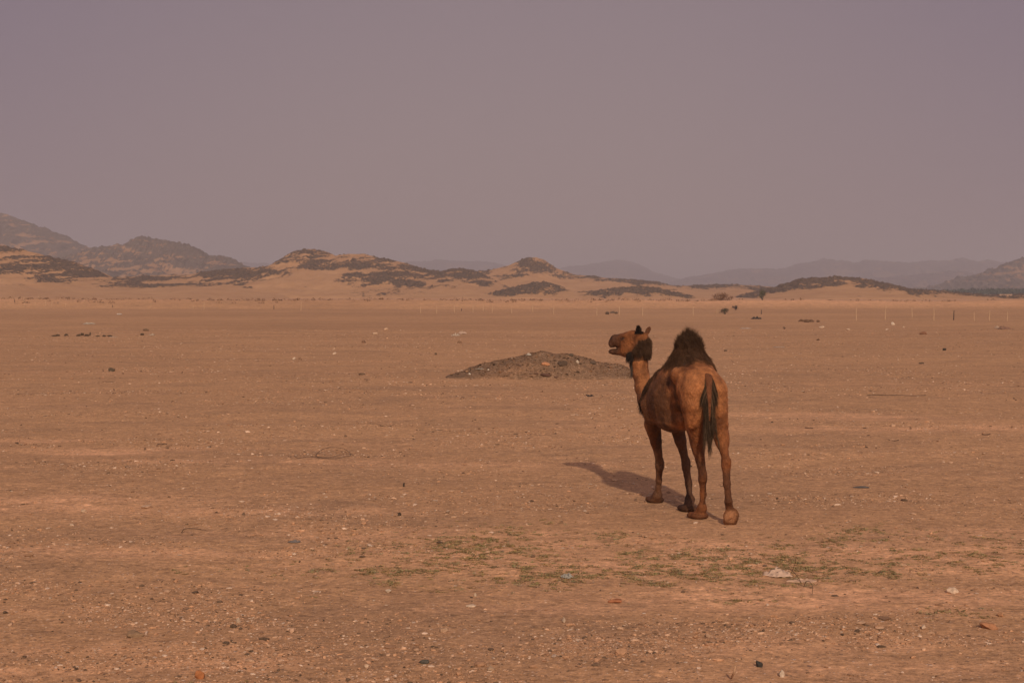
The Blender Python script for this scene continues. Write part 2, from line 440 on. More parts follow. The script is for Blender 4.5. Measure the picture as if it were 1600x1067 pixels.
hill_range('dunes', [(1140, 463), (1180, 457), (1210, 450), (1230, 443), (1255, 436), (1280, 434), (1310, 432.5), (1345, 434), (1375, 440), (1400, 447), (1420, 452), (1450, 453), (1480, 455), (1510, 460), (1540, 464), (1600, 462), (1700, 455), (1900, 440), (2100, 430), (2300, 462)],
           520, 85, 80, M_dune, seed=29, crest=.8, rough=.07, rdisp=.7,
           blobs=[(1262, 440, 30, 5, 1.0), (1235, 447, 20, 4, .8), (1345, 441, 20, 5, .5), (1370, 447, 34, 8, .9), (1310, 447, 18, 3.5, .4), (1400, 453, 20, 5, .9), (1430, 455, 18, 3, .8), (1490, 459, 30, 5, 1.0), (1310, 436, 30, 2.5, .8)])
# darker mountains behind
hill_range('hills', [(-900, 380), (-600, 360), (-300, 330), (-100, 322), (0, 333), (35, 338), (70, 350), (100, 362), (125, 373), (148, 387), (200, 400), (300, 420), (380, 440), (430, 462)],
           1700, 420, 400, M_mount, seed=41, rockbase=.56, crest=.25, rough=.15, rdisp=2.5, nscale=.008, fine=.03)
hill_range('hills', [(60, 462), (110, 400), (150, 386), (175, 383), (200, 382), (212, 374), (225, 371), (245, 375), (265, 379), (290, 381), (315, 389), (330, 397), (345, 403), (357, 400), (372, 409), (388, 418), (420, 430), (470, 452), (520, 465)],
           1350, 330, 300, M_mount, seed=47, rockbase=.52, crest=.3, rough=.15, rdisp=2.5, nscale=.009, fine=.03)
hill_range('hills', [(1400, 465), (1450, 461), (1490, 456), (1520, 443), (1545, 433), (1570, 421), (1600, 408), (1660, 390), (1760, 370), (1900, 372), (2100, 400), (2300, 440)],
           1700, 330, 400, M_mount, seed=53, rockbase=.60, crest=.2, rough=.18, rdisp=4, nscale=.008, fine=.03)
# faint ranges on the horizon
hill_range('mountains', [(-800, 400), (-300, 395), (200, 405), (380, 411), (430, 413), (480, 420), (560, 430), (610, 418), (640, 408), (662, 410), (690, 406), (720, 409), (750, 409), (775, 411), (800, 419), (850, 424), (885, 417), (915, 414), (935, 411), (960, 406), (985, 407), (1002, 413), (1020, 423), (1045, 431), (1070, 440), (1130, 448), (1200, 462)],
           4300, 700, 700, M_far, seed=61, rockbase=.7, crest=.2, rough=.20, rdisp=3, nscale=.003, fine=.025)
hill_range('mountains', [(980, 462), (1040, 443), (1070, 434), (1090, 431), (1110, 427), (1150, 420), (1180, 421), (1215, 420), (1235, 413), (1260, 411), (1278, 405), (1300, 408), (1310, 406), (1325, 411), (1350, 406), (1375, 409), (1410, 411), (1440, 408), (1470, 409), (1497, 404), (1520, 409), (1545, 407), (1575, 410), (1620, 412), (1700, 405), (1900, 400), (2300, 395), (2500, 420)],
           3700, 700, 700, M_far, seed=67, rockbase=.7, crest=.2, rough=.22, rdisp=3, nscale=.0035, fine=.025)
hill_range('mountains', [(1230, 462), (1280, 447), (1340, 440), (1400, 432), (1440, 428), (1480, 424), (1540, 430), (1600, 428), (1700, 430), (1900, 440)],
           2900, 500, 500, M_far, seed=71, rockbase=.65, crest=.2, rough=.2, rdisp=3, nscale=.004, fine=.025)

# ------------------------------------------------------------------ generic small builders
def ico(sub=1):
    t = (1 + 5 ** .5) / 2
    v = [(-1, t, 0), (1, t, 0), (-1, -t, 0), (1, -t, 0), (0, -1, t), (0, 1, t), (0, -1, -t), (0, 1, -t), (t, 0, -1), (t, 0, 1), (-t, 0, -1), (-t, 0, 1)]
    v = [np.array(q, float) / np.linalg.norm(q) for q in v]
    f = [(0, 11, 5), (0, 5, 1), (0, 1, 7), (0, 7, 10), (0, 10, 11), (1, 5, 9), (5, 11, 4), (11, 10, 2), (10, 7, 6), (7, 1, 8), (3, 9, 4), (3, 4, 2), (3, 2, 6), (3, 6, 8), (3, 8, 9), (4, 9, 5), (2, 4, 11), (6, 2, 10), (8, 6, 7), (9, 8, 1)]
    for _ in range(sub):
        cache = {}; nf = []
        def mid(a, b):
            k = (min(a, b), max(a, b))
            if k not in cache:
                m = v[a] + v[b]; v.append(m / np.linalg.norm(m)); cache[k] = len(v) - 1
            return cache[k]
        for a, b, c in f:
            x, y, z = mid(a, b), mid(b, c), mid(c, a)
            nf += [(a, x, z), (b, y, x), (c, z, y), (x, y, z)]
        f = nf
    return np.array(v), np.array(f)
ICO1, ICO1F = ico(1); ICO2, ICO2F = ico(2); ICO0, ICO0F = ico(0)

def rock_verts(sx, sy, sz, seed, sub=2):
    v, f = ICO2, ICO2F
    rg = np.random.default_rng(seed)
    n = 1 + .40 * fbm(v[:, 0] * 1.3 + seed, v[:, 1] * 1.3, v[:, 2] * 1.3, 3, seed)
    w = v * n[:, None]
    for _ in range(9):                          # break planes off the lump
        q = rg.normal(size=3); q /= np.linalg.norm(q); lim = rg.uniform(.55, .85)
        e_ = w @ q - lim
        w = w - np.maximum(e_, 0)[:, None] * q
    w = w * np.array([sx, sy, sz])
    return w, f

def rock_thing(px, py, w, h, color, label, seed, cat='stone', name='rock', group=None, d=None, zoff=0):
    g = G(px, py)
    if d is not None: g = P(px, py, d)
    g[2] = float(ground_z(g[0], g[1])) if d is None else g[2]
    v, f = rock_verts(w / 2, w / 2 * .8, h * .62, seed)
    v[:, 2] += h * .30 + zoff
    a = seed * 1.7
    c, s = math.cos(a), math.sin(a)
    v = np.stack([v[:, 0] * c * 1 - v[:, 1] * s * .6, v[:, 0] * s * .6 + v[:, 1] * c, v[:, 2]], 1)
    col = np.tile(np.array(color) * np.array([.68, .60, .52] if color[0] > .5 else [1, .95, .8]), (len(v), 1)) * (1 + .2 * fbm(v[:, 0] * 30, v[:, 1] * 30, v[:, 2] * 30, 2, seed))[:, None]
    o = mesh_obj(name, v + g, f, M_stone, smooth=False, attrs={'col': col}, loc=g)
    return tag(o, label, cat, group)

def tube(pts, rad, n=6):
    """swept tube, radii per point; returns verts, quad faces (with end fans as quads)"""
    pts = np.array(pts, float); m = len(pts)
    rad = np.full(m, rad) if np.isscalar(rad) else np.array(rad)
    tan = np.gradient(pts, axis=0); tan /= np.linalg.norm(tan, axis=1)[:, None] + 1e-9
    up = np.array([0, 0, 1.0]) if abs(tan[0][2]) < .9 else np.array([1.0, 0, 0])
    V = []
    for p, t, r in zip(pts, tan, rad):
        s = np.cross(t, up); s /= np.linalg.norm(s) + 1e-9
        u = np.cross(s, t); up = u
        for k in range(n):
            a = 2 * math.pi * k / n
            V.append(p + r * (math.cos(a) * s + math.sin(a) * u))
    F = []
    for i in range(m - 1):
        for k in range(n):
            F.append((i * n + k, i * n + (k + 1) % n, (i + 1) * n + (k + 1) % n, (i + 1) * n + k))
    V.append(pts[0]); V.append(pts[-1])
    a0, a1 = len(V) - 2, len(V) - 1
    for k in range(0, n, 2):
        F.append((a0, (k + 2) % n, (k + 1) % n, k))
        q = (m - 1) * n
        F.append((a1, q + k, q + (k + 1) % n, q + (k + 2) % n))
    return np.array(V), np.array(F)

def merge(parts):
    V = []; F = []; o = 0
    for v, f in parts:
        V.append(v); F.append(np.asarray(f) + o); o += len(v)
    return np.concatenate(V), np.concatenate(F)

# ------------------------------------------------------------------ the mound of dug earth
mc = G(838, 592); mc[1] += 1.0
def mound_h(x, y):
    """height over the ground of the dug heap, local metres"""
    # crest profile along x
    prof_x = np.array([-2.65, -2.1, -1.5, -.9, -.45, -.1, .2, .6, 1.0, 1.5, 2.0, 2.5, 3.1])
    prof_z = np.array([0.0, .16, .32, .45, .58, .67, .68, .64, .58, .50, .40, .30, 0.0])
    cz = np.interp(x, prof_x, prof_z)
    yy = y / (1.15 + .25 * np.cos(x))
    s = np.clip(1 - np.abs(yy) ** 1.5, 0, 1)
    n = fbm(x * 1.6, y * 1.6, 0, 4, 77) * .10 + fbm(x * 7, y * 7, 0, 3, 78) * .035
    return cz * s ** .9 + n * sstep(0, .3, cz * s)
mx = np.linspace(-2.9, 3.3, 260); my = np.linspace(-1.6, 1.6, 130)
MX, MY = np.meshgrid(mx, my, indexing='ij')
MZ = mound_h(MX, MY) + ground_z((MX + mc[0]).ravel(), (MY + mc[1]).ravel()).reshape(MX.shape)
hh = mound_h(MX, MY)
MZ = MZ - .10 * (1 - sstep(0.0, .035, hh))
idx = np.arange(260 * 130).reshape(260, 130)
f = np.stack([idx[:-1, :-1], idx[1:, :-1], idx[1:, 1:], idx[:-1, 1:]], -1).reshape(-1, 4)
mo = mesh_obj('earth_mound', np.stack([MX + mc[0], MY + mc[1], MZ], -1).reshape(-1, 3), f, M_mound, attrs={'sand': np.clip(1.1 - ((MX + .9) / 1.2) ** 2 - ((MY + 1.0) / .5) ** 2, 0, 1).ravel()}, loc=mc)
tag(mo, 'low dark heap of dug gravelly earth on the plain beyond the camel', 'mound')

def on_mound(px, py):
    """first point of the mound's surface on the ray through a pixel"""
    for d in np.linspace(mc[1] - 1.7, mc[1] + 1.2, 300):
        p = P(px, py, d)
        if mound_h(p[0] - mc[0], d - mc[1]) + float(ground_z(p[0], d)) >= p[2]: return p
    return P(px, py, mc[1])

def mound_rock(px, py, w, h, color, label, seed, cat='stone', name='rock'):
    color = tuple(np.array(color) * (.72 if color[0] > .5 else 1))
    p = on_mound(px, py)
    v, f = rock_verts(w / 2, w / 2 * .8, h * .55, seed)
    col = np.tile(np.array(color), (len(v), 1))
    return tag(mesh_obj(name, v + p + np.array([0, 0, h * .15]), f, M_stone, smooth=False, attrs={'col': col}, loc=p), label, cat)

mound_rock(853, 570, .24, .14, (.62, .28, .14), 'orange lump of rock on the front slope of the earth heap', 3)
mound_rock(878, 569, .34, .17, (.10, .065, .045), 'biggest dark clod sticking up right of the orange rock on the heap', 4, 'clod', 'clod')
mound_rock(926, 568, .22, .12, (.12, .08, .055), 'dark clod high on the right shoulder of the heap', 6, 'clod', 'clod')
mound_rock(892, 556, .14, .10, (.10, .07, .05), 'small dark clod on the crest of the heap', 7, 'clod', 'clod')
mound_rock(902, 567, .09, .11, (.62, .48, .36), 'pale upright stone on the right half of the heap', 8)
mound_rock(853, 587, .30, .10, (.12, .06, .04), 'flat dark clod at the foot of the heap under the orange rock', 9, 'clod', 'clod')
mound_rock(838, 585, .14, .08, (.13, .07, .045), 'small dark clod at the foot of the heap, left of the flat one', 10, 'clod', 'clod')
mound_rock(869, 590, .14, .07, (.13, .07, .045), 'little dark clod at the foot of the heap, right of the flat one', 12, 'clod', 'clod')
mound_rock(811, 571, .16, .07, (.12, .07, .05), 'dark clod in the middle of the heap, below the white rag', 13, 'clod', 'clod')
mound_rock(734, 585, .07, .07, (.7, .58, .46), 'small white stone near the left tip of the heap', 14)
mound_rock(763, 578, .07, .05, (.66, .52, .40), 'white pebble on the left slope of the heap', 15)

# gravel that lies loose on the heap
def gravel(name, pos, size, cols, mat, seed=0):
    n = len(pos)
    r = np.random.default_rng(seed)
    base, bf = ICO0, ICO0F
    nv = len(base)
    V = base[None] * (1 + .35 * r.standard_normal((n, nv, 1)) * .6)
    asp = np.stack([r.uniform(.7, 1.5, n), r.uniform(.5, 1.0, n), r.uniform(.25, .6, n)], 1)
    V = V * asp[:, None, :]
    a = r.uniform(0, 6.28, n); c, s = np.cos(a)[:, None], np.sin(a)[:, None]
    x = V[..., 0] * c - V[..., 1] * s; y = V[..., 0] * s + V[..., 1] * c
    V = np.stack([x, y, V[..., 2]], -1) * size[:, None, None] + pos[:, None, :]
    V[..., 2] += (size * asp[:, 2] * .45)[:, None]
    F = (bf[None] + (np.arange(n) * nv)[:, None, None]).reshape(-1, 3)
    C = np.repeat(cols, nv, 0)
    return mesh_obj(name, V.reshape(-1, 3), F, mat, smooth=False, attrs={'col': C})

def pebble_cols(n, r, pale=.25, dark=.18):
    t = r.uniform(0, 1, n)
    pal = np.array([(.56, .39, .28), (.50, .30, .185), (.44, .235, .13), (.30, .165, .095), (.13, .080, .050)])
    k = np.where(t < pale, 0, np.where(t < pale + .25, 1, np.where(t < 1 - dark - .2, 2, np.where(t < 1 - dark, 3, 4))))
    return pal[k] * r.uniform(.75, 1.2, (n, 1))

r = np.random.default_rng(5)
# loose gravel on the plain, thicker in patches
N0 = 330000
d = 8.0 * (90 / 8.0) ** r.uniform(0, 1, N0) ** 1.15
th = np.radians(r.uniform(-24, 24, N0))
x = d * np.tan(th); y = d
dens = .10 + 1.7 * sstep(.0, .42, fbm(x * .42, y * .9, 0, 5, 55, .6)) + .5 * sstep(.1, .5, fbm(x * 1.8, y * 2.6, 0, 3, 56))
dens *= np.where(d < 12.2, 1.25, 1.0)
keep = r.uniform(0, 1, N0) < dens * .44
x, y, d = x[keep], y[keep], d[keep]
n = len(x)
size = np.clip(.0038 * np.exp(r.normal(0, .55, n)) * (1 + d * .05), .003, .030)
big = r.uniform(0, 1, n) > .996
size = np.where(big, size * 1.9, size)
pos = np.stack([x, y, ground_z(x, y)], 1)
g1 = gravel('gravel', pos, size, np.where((d > 15)[:, None], pebble_cols(n, r, .18, .10), pebble_cols(n, r, .10, .10)), M_stone, 1)
tag(g1, 'loose pebbles scattered over the brown desert plain', 'gravel', kind='stuff')
# gravel on the heap
N0 = 3200
x = r.uniform(-2.6, 3.0, N0); y = r.uniform(-1.3, .9, N0)
h = mound_h(x, y); keep = (h > .06)
x, y, h = x[keep], y[keep], h[keep]; n = len(x)
pos = np.stack([x + mc[0], y + mc[1], h + ground_z(x + mc[0], y + mc[1])], 1)
size = np.clip(.014 * np.exp(r.normal(0, .55, n)), .006, .05)
g2 = gravel('gravel', pos, size, pebble_cols(n, r, .05, .3) * np.array([.50, .46, .42]), M_stone, 2)
tag(g2, 'small stones covering the dark heap of earth', 'gravel', kind='stuff')

# ------------------------------------------------------------------ single stones that stand out
STONES = [
 (373, 972, .065, .05, (.74, .60, .48), 'squarish white stone at the lower left of the plain', 21),
 (1488, 923, .10, .06, (.78, .62, .50), 'bright white stone at the right, just beyond the green patch', 22),
 (1443, 983, .09, .035, (.78, .62, .50), 'small flat white stone below the bright one at right', 23),
 (607, 923, .055, .04, (.72, .62, .52), 'round white pebble left of centre, just below the green patch', 24),
 (743, 932, .05, .03, (.72, .60, .48), 'white pebble below the middle of the green patch', 25),
 (738, 948, .10, .018, (.74, .60, .48), 'thin pale slab below the middle of the green patch', 26),
 (881, 974, .055, .045, (.76, .62, .50), 'white pebble alone on bare brown ground under the camel', 27),
 (963, 939, .13, .04, (.34, .14, .08), 'reddish flat stone on bare ground below the camel', 28),
 (1186, 1041, .075, .05, (.05, .045, .045), 'black round stone at the bottom edge, lower right', 29),
 (312, 1056, .075, .06, (.38, .15, .07), 'orange red stone at the bottom edge, lower left', 30),
 (1221, 1059, .05, .05, (.74, .62, .52), 'small white stone at the bottom edge, right of the black one', 31),
 (693, 989, .11, .035, (.60, .42, .30), 'pale flat stone in the lower middle of the plain', 32),
 (970, 1025, .10, .045, (.56, .34, .22), 'tan stone near the bottom edge left of the upright splinter', 33),
 (767, 1047, .10, .03, (.58, .42, .30), 'tan flat stone at the bottom edge in the middle', 34),
 (213, 995, .14, .05, (.25, .16, .11), 'low brown lump in the lower left', 35),
 (573, 1042, .08, .025, (.68, .52, .40), 'thin pale stone at the bottom edge left of centre', 36),
 (664, 1037, .07, .03, (.09, .08, .075), 'dark grey stone at the bottom edge left of centre', 37),
 (1563, 961, .10, .03, (.60, .34, .20), 'orange flat stone at the right edge beyond the gravel', 38),
 (1545, 979, .17, .05, (.36, .17, .10), 'long reddish stone near the right edge', 39),
 (130, 800, .14, .04, (.70, .52, .38), 'long pale stone on the sandy patch at the far left', 40),
 (230, 793, .18, .035, (.70, .50, .37), 'long thin pale stone left of the bent black twig', 41),
 (113, 820, .08, .03, (.72, .56, .44), 'short white stone on the left below the sandy patch', 42),
 (460, 561, .17, .10, (.80, .68, .56), 'white stone far out on the left half of the plain', 43),
 (523, 554, .19, .10, (.80, .66, .54), 'white stone far out, right of its neighbour on the left half', 44),
 (603, 517, .5, .24, (.72, .52, .38), 'large pale stone far out left of the heap', 45),
 (586, 522, .38, .13, (.72, .55, .42), 'smaller pale stone beside the large one far out', 46),
 (469, 561.5, .26, .10, (.22, .13, .09), 'brown clod beside the white stone far out at left', 47),
 (174, 580, .24, .13, (.09, .065, .05), 'dark clod far out at left under the row of dark debris', 48),
 (631, 762, .06, .05, (.06, .045, .04), 'small black stone on the open plain below the wire loop', 49),
 (624, 806, .045, .04, (.07, .05, .04), 'small black stone on the left of the camel, beyond the green patch', 50),
 (1214, 780, .06, .025, (.09, .055, .04), 'small dark red stone right of the lifted hind foot', 51),
 (1395, 665, .12, .06, (.74, .52, .38), 'pale stone on the orange streak at right', 52),
 (1391, 500, .0, .0, None, None, 0),
 (1395, 507, .42, .26, (.82, .72, .62), 'white stone standing under the fence posts at right', 53),
 (1386, 517, .34, .12, (.74, .6, .5), 'pale stone just below the white one near the fence', 54),
 (1412, 512, .22, .12, (.76, .62, .5), 'little pale stone right of the white one near the fence', 55),
 (1284, 512, .55, .16, (.76, .62, .5), 'wide pale slab left of the fence rubbish at right', 56),
 (1325, 516, .3, .13, (.72, .56, .44), 'pale stone between the slab and the fence at right', 57),
 (1476, 548, .30, .13, (.05, .038, .032), 'black clod on the open plain at the far right', 58),
 (1260, 546, .0, .0, None, None, 0),
 (1440, 568, .22, .07, (.12, .08, .06), 'flat dark clod right of the camel, below the black one', 59),
 (1278, 533, .36, .12, (.15, .09, .06), 'dark flat clod between the hump and the fence', 60),
 (1443, 524, .40, .2, (.24, .12, .08), 'reddish clod at right, just this side of the fence', 61),
 (1133, 549, .30, .08, (.13, .085, .06), 'dark flat clod just above and right of the hump', 62),
 (566, 585.5, .24, .07, (.14, .09, .065), 'flat brown clod above the long gravel streak left of the heap', 63),
 (568, 536, .40, .14, (.22, .13, .09), 'brown lump far out left of the white debris', 64),
 (710, 535, .0, .0, None, None, 0),
 (718, 536, .32, .14, (.22, .13, .09), 'brown lump just below the white debris far out', 65),
 (681, 554.5, .16, .09, (.12, .08, .055), 'small dark clod between the heap and the white debris', 66),
 (228, 518, .6, .16, (.20, .13, .09), 'brown clod beyond the row of dark debris', 67),
]
for (px, py, w, h, c, lab, sd) in STONES:
    if c is None: continue
    rock_thing(px, py, w, h, c, lab, sd, 'clod' if ('clod' in lab or 'lump' in lab) else 'stone', 'clod' if ('clod' in lab or 'lump' in lab) else 'rock')

# ------------------------------------------------------------------ litter, wire, twigs
def crumple(name, px, py, w, dpt, h, color, label, seed, cat='litter', loc3=None, n=22):
    g = G(px, py); g[2] = float(ground_z(g[0], g[1]))
    if loc3 is not None: g = np.array(loc3)
    u = np.linspace(-1, 1, n); U, V = np.meshgrid(u, u, indexing='ij')
    edge = 1 + .35 * fbm(np.arctan2(V, U) * 1.6, U * 0, 0, 3, seed)
    rr_ = np.maximum(np.abs(U), np.abs(V)) / (np.hypot(U, V) + 1e-6)
    X = U * rr_ * edge * w / 2; Y = V * rr_ * edge * dpt / 2
    Z = h * (.55 * np.abs(fbm(U * 2.1, V * 2.1, 0, 4, seed + 1)) * 2.0 + .1) * (1 - .8 * (np.hypot(U, V) * rr_) ** 3).clip(0, 1) + .004
    Z2 = Z - .004
    i = np.arange(n * n).reshape(n, n)
    ft = np.stack([i[:-1, :-1], i[1:, :-1], i[1:, 1:], i[:-1, 1:]], -1).reshape(-1, 4)
    vt = np.stack([X, Y, Z], -1).reshape(-1, 3); vb = np.stack([X, Y, Z2], -1).reshape(-1, 3)
    v, f = merge([(vt, ft), (vb, ft[:, ::-1])])
    rim = np.concatenate([i[0, :], i[1:, -1], i[-1, -2::-1], i[-2:0:-1, 0]])
    nx = np.roll(rim, -1)
    f = np.concatenate([f, np.stack([rim, nx, nx + n * n, rim + n * n], -1)])
    o = mesh_obj(name, v + g, f, M_rag, attrs={'col': np.tile(np.array(color) * (np.array([.55, .49, .43]) if color[0] > .3 else 1), (len(v), 1))}, loc=g)
    return tag(o, label, cat)

crumple('plastic_sheet', 1216, 896, .27, .22, .10, (.92, .70, .58), 'crumpled pinkish plastic sheet lying in the green patch at right', 5, 'plastic sheet')
crumple('plastic_sheet', 1252, 905, .26, .12, .025, (.85, .60, .46), 'thin flat pale scrap beside the crumpled sheet in the green patch', 6, 'scrap')
crumple('plastic_bottle', 886, 903, .10, .10, .05, (.28, .25, .21), 'crushed clear grey plastic in the green patch left of the camel', 7, 'litter')
crumple('plastic_sheet', 1346, 763, .20, .13, .02, (.10, .085, .08), 'flat blue grey scrap on bare ground right of the camel', 8, 'scrap')
crumple('plastic_sheet', 461, 843, .14, .10, .02, (.16, .13, .115), 'small grey scrap on the left half near the green patch', 9, 'scrap')
crumple('cloth_rag', 920, 618, .22, .25, .05, (.03, .025, .022), 'small black rag on the plain in front of the heap', 10, 'rag')
pm = on_mound(826, 555)
crumple('cloth_rag', 0, 0, .15, .15, .09, (.85, .80, .74), 'white rag on the top of the earth heap', 11, 'rag', loc3=pm)
pm = on_mound(750, 577)
crumple('plastic_sheet', 0, 0, .28, .12, .05, (.50, .46, .42), 'pale grey scrap on the left edge of the earth heap', 12, 'scrap', loc3=pm)
crumple('cloth_rag', 139, 506, .9, 1.2, .18, (.80, .70, .60), 'white rag far out at left, beyond the row of dark debris', 13, 'rag')
crumple('cloth_rag', 187, 492, .5, .7, .22, (.80, .74, .68), 'small white rag far out at left, nearest to the fence', 14, 'rag')
crumple('plastic_sheet', 1165, 513.5, .75, 1.0, .10, (.72, .60, .54), 'pale flat scrap far out, right of the hump', 15, 'scrap')
crumple('plastic_sheet', 1217, 543, .5, .5, .06, (.62, .50, .44), 'pale scrap on the plain right of the hump, nearer than its neighbour', 16, 'scrap')
crumple('cloth_rag', 712, 524, .5, .5, .2, (.78, .66, .56), 'white crumpled rag far out beyond the heap', 17, 'rag')
crumple('cloth_rag', 722, 521, .45, .5, .26, (.74, .56, .46), 'pinkish white rag behind the white one beyond the heap', 18, 'rag')
crumple('cloth_rag', 1570, 515, .85, .8, .30, (.22, .12, .08), 'brown crumpled rag at the right edge below the fence', 19, 'rag')
crumple('cloth_rag', 1558, 514, .35, .4, .22, (.72, .56, .46), 'pale rag beside the brown one at the right edge', 20, 'rag')
crumple('cloth_rag', 1181, 499, .85, .9, .42, (.045, .035, .03), 'black heap of cloth right of the dark shrub', 23, 'rag')
crumple('cloth_rag', 237, 525, .3, .5, .16, (.78, .66, .56), 'small white rag at the right end of the dark debris row', 24, 'rag')
crumple('plastic_sheet', 178, 527, .5, .6, .06, (.70, .56, .46), 'pale scrap among the dark debris row', 25, 'scrap')

def wire_thing(name, pts, rad, label, cat, mat=None):
    """pts: (px, py, height) list"""
    out = []
    for px, py, h in pts:
        # height lifts the point; the pixel stays where it is seen
        g = G(px, py); g[2] = float(ground_z(g[0], g[1]))
        if h > 0:
            g0 = G(px, py)
            t = 1 - h / CAM_H
            g = np.array([g0[0] * t, g0[1] * t, h])
        else: g[2] += rad
        out.append(g)
    rad = rad * .6
    out = np.array(out)
    k = np.arange(len(out)); kk = np.linspace(0, len(out) - 1, len(out) * 4)
    sm = np.stack([np.interp(kk, k, out[:, i]) for i in range(3)], 1)
    for _ in range(2): sm[1:-1] = (sm[:-2] + 2 * sm[1:-1] + sm[2:]) / 4
    v, f = tube(sm, rad, 6)
    base = sm.mean(0); base[2] = 0
    return tag(mesh_obj(name, v, f, mat or M_wire, loc=base), label, cat)

loop = [(460, 712, .03), (466, 716, .02), (480, 714, 0), (490, 715, 0), (505, 717, 0), (523, 716.5, .02), (540, 713.5, .02), (549, 710.5, .02), (545, 705, .03), (536, 700, .04), (520, 698.5, .05), (507, 700, .05), (498, 705, .03), (492, 712, .01), (500, 715.5, 0), (515, 714.5, .02), (530, 711, .03), (546, 708, .05), (553, 711, .03)]
wire_thing('wire_loop', loop, .006, 'loose loop of thin dark wire lying on the plain at left', 'wire')
wire_thing('bent_twig', [(284, 830, 0), (287, 826, .03), (296, 825, .05), (306, 825.5, .05), (314, 827, .02)], .007, 'bent black twig lying on the gravel at left', 'twig')
wire_thing('dry_stalk', [(1236, 893, 0), (1240, 886, .06), (1243, 878, .12), (1244, 869, .19)], .0035, 'thin dry stalk standing in the green patch beside the crumpled sheet', 'stalk')
wire_thing('dry_stalk', [(1205, 889, .03), (1225, 886, .05), (1236, 889, .03), (1246, 900, .02), (1252, 908, 0)], .004, 'long dry stalk arching low over the crumpled sheet', 'stalk')
wire_thing('bent_twig', [(1256, 914, 0), (1259, 908, .06), (1264, 907, .08), (1270, 914, .06), (1269, 925, .0)], .004, 'hooked dark twig below the crumpled sheet', 'twig')
wire_thing('wooden_splinter', [(1143, 1063, 0), (1147, 1050, .07), (1149, 1040, .11)], .012, 'pale splinter of wood standing up at the bottom edge', 'splinter', M_wood)
wire_thing('dry_branch', [(1355, 617.5, 0), (1370, 616.5, .01), (1385, 617.5, .02), (1405, 617, .02), (1420, 618, .01), (1447, 618, 0)], .014, 'long thin dark branch lying flat on the plain at right', 'branch')
wire_thing('bent_twig', [(1388, 690, 0), (1392, 688.5, .02), (1398, 688.5, .03), (1404, 690, 0)], .010, 'short dark twig in the middle of the plain at right', 'twig')
wire_thing('bent_twig', [(1258, 669, 0), (1264, 668.5, .02), (1270, 669.5, 0)], .013, 'short dark twig near the orange streak at right', 'twig')
wire_thing('bent_twig', [(1534, 680, 0), (1540, 679, .02), (1547, 678, .02)], .012, 'short dark twig near the right edge of the plain', 'twig')
wire_thing('dry_branch', [(160, 596.5, 0), (170, 596, .02), (180, 596.5, 0)], .014, 'thin brown stick lying flat far out at left', 'stick')
wire_thing('dry_branch', [(594, 667, 0), (603, 667, .01), (612, 667.5, 0)], .012, 'thin brown stick lying flat left of the heap', 'stick')
wire_thing('dry_branch', [(650, 672.5, 0), (672, 673, .01), (693, 673.5, 0)], .008, 'long faint stick lying flat below the heap', 'stick')
wire_thing('dry_branch', [(246, 693.5, 0), (253, 693, .01), (261, 693.5, 0)], .010, 'thin dark stick lying flat in the left half', 'stick')
wire_thing('dry_branch', [(569, 593, 0), (574, 592.5, .02), (578, 594, 0)], .014, 'small dark stick left of the heap tip', 'stick')
M_wood2 = NT('bleached_wood'); M_wood2.col((.42, .25, .15)); M_wood2 = M_wood2.m
for o in bpy.data.objects:
    if o.name.startswith('wooden_splinter'):
        o.data.materials.clear(); o.data.materials.append(M_wood2)

# row of dark debris far out at left: clods, each its own thing
deb = [(85, 526, .55, .14), (90, 525.5, .4, .2), (104, 525.5, .45, .2), (123, 525.5, .35, .2), (129, 524.5, .5, .28), (135, 525.5, .35, .18), (141, 524.5, .28, .36), (153, 526, .28, .12), (163, 526, .45, .18), (171, 526, .4, .16), (222, 525, .4, .2)]
dl = ['leftmost flat clod of the dark debris row', 'second clod from the left end of the dark debris row', 'third clod from the left in the dark debris row', 'small clod left of the tallest group in the dark debris row', 'broad clod in the tallest group of the dark debris row', 'low clod between the broad and the upright one in the debris row', 'upright clod, tallest of the dark debris row', 'tiny flat clod right of the upright one in the debris row', 'wide clod near the right part of the dark debris row', 'clod next to the pale scrap in the debris row', 'lone clod at the right end of the debris row']
for i, ((px, py, w, h), lab) in enumerate(zip(deb, dl)):
    rock_thing(px, py, w * .85, h * .65, (.085, .058, .042), lab, 80 + i, 'clod', 'clod', 'row of dark debris far out at left')
deb2 = [(1252, 502, .6, .25), (1260, 503.5, .8, .28), (1268, 502.5, .6, .2), (1278, 503, .4, .2)]
dl2 = ['leftmost clod of the rubbish heap this side of the fence', 'broad clod in the middle of the rubbish heap near the fence', 'dark clod right of the broad one in the rubbish near the fence', 'last small clod at the right of the rubbish near the fence']
for i, ((px, py, w, h), lab) in enumerate(zip(deb2, dl2)):
    rock_thing(px, py, w, h, (.13, .075, .05), lab, 100 + i, 'clod', 'clod', 'rubbish near the fence at right')
deb3 = [(949, 491, .9, .35), (957, 489.5, .7, .3), (963, 490.5, .6, .3)]
dl3 = ['left stone of the dark trio at the fence beyond the camel head', 'middle stone of the dark trio at the fence beyond the camel head', 'right stone of the dark trio at the fence beyond the camel head']
for i, ((px, py, w, h), lab) in enumerate(zip(deb3, dl3)):
    rock_thing(px, py, w, h, (.12, .085, .07), lab, 110 + i, 'stone', 'rock', 'dark stones at the fence')

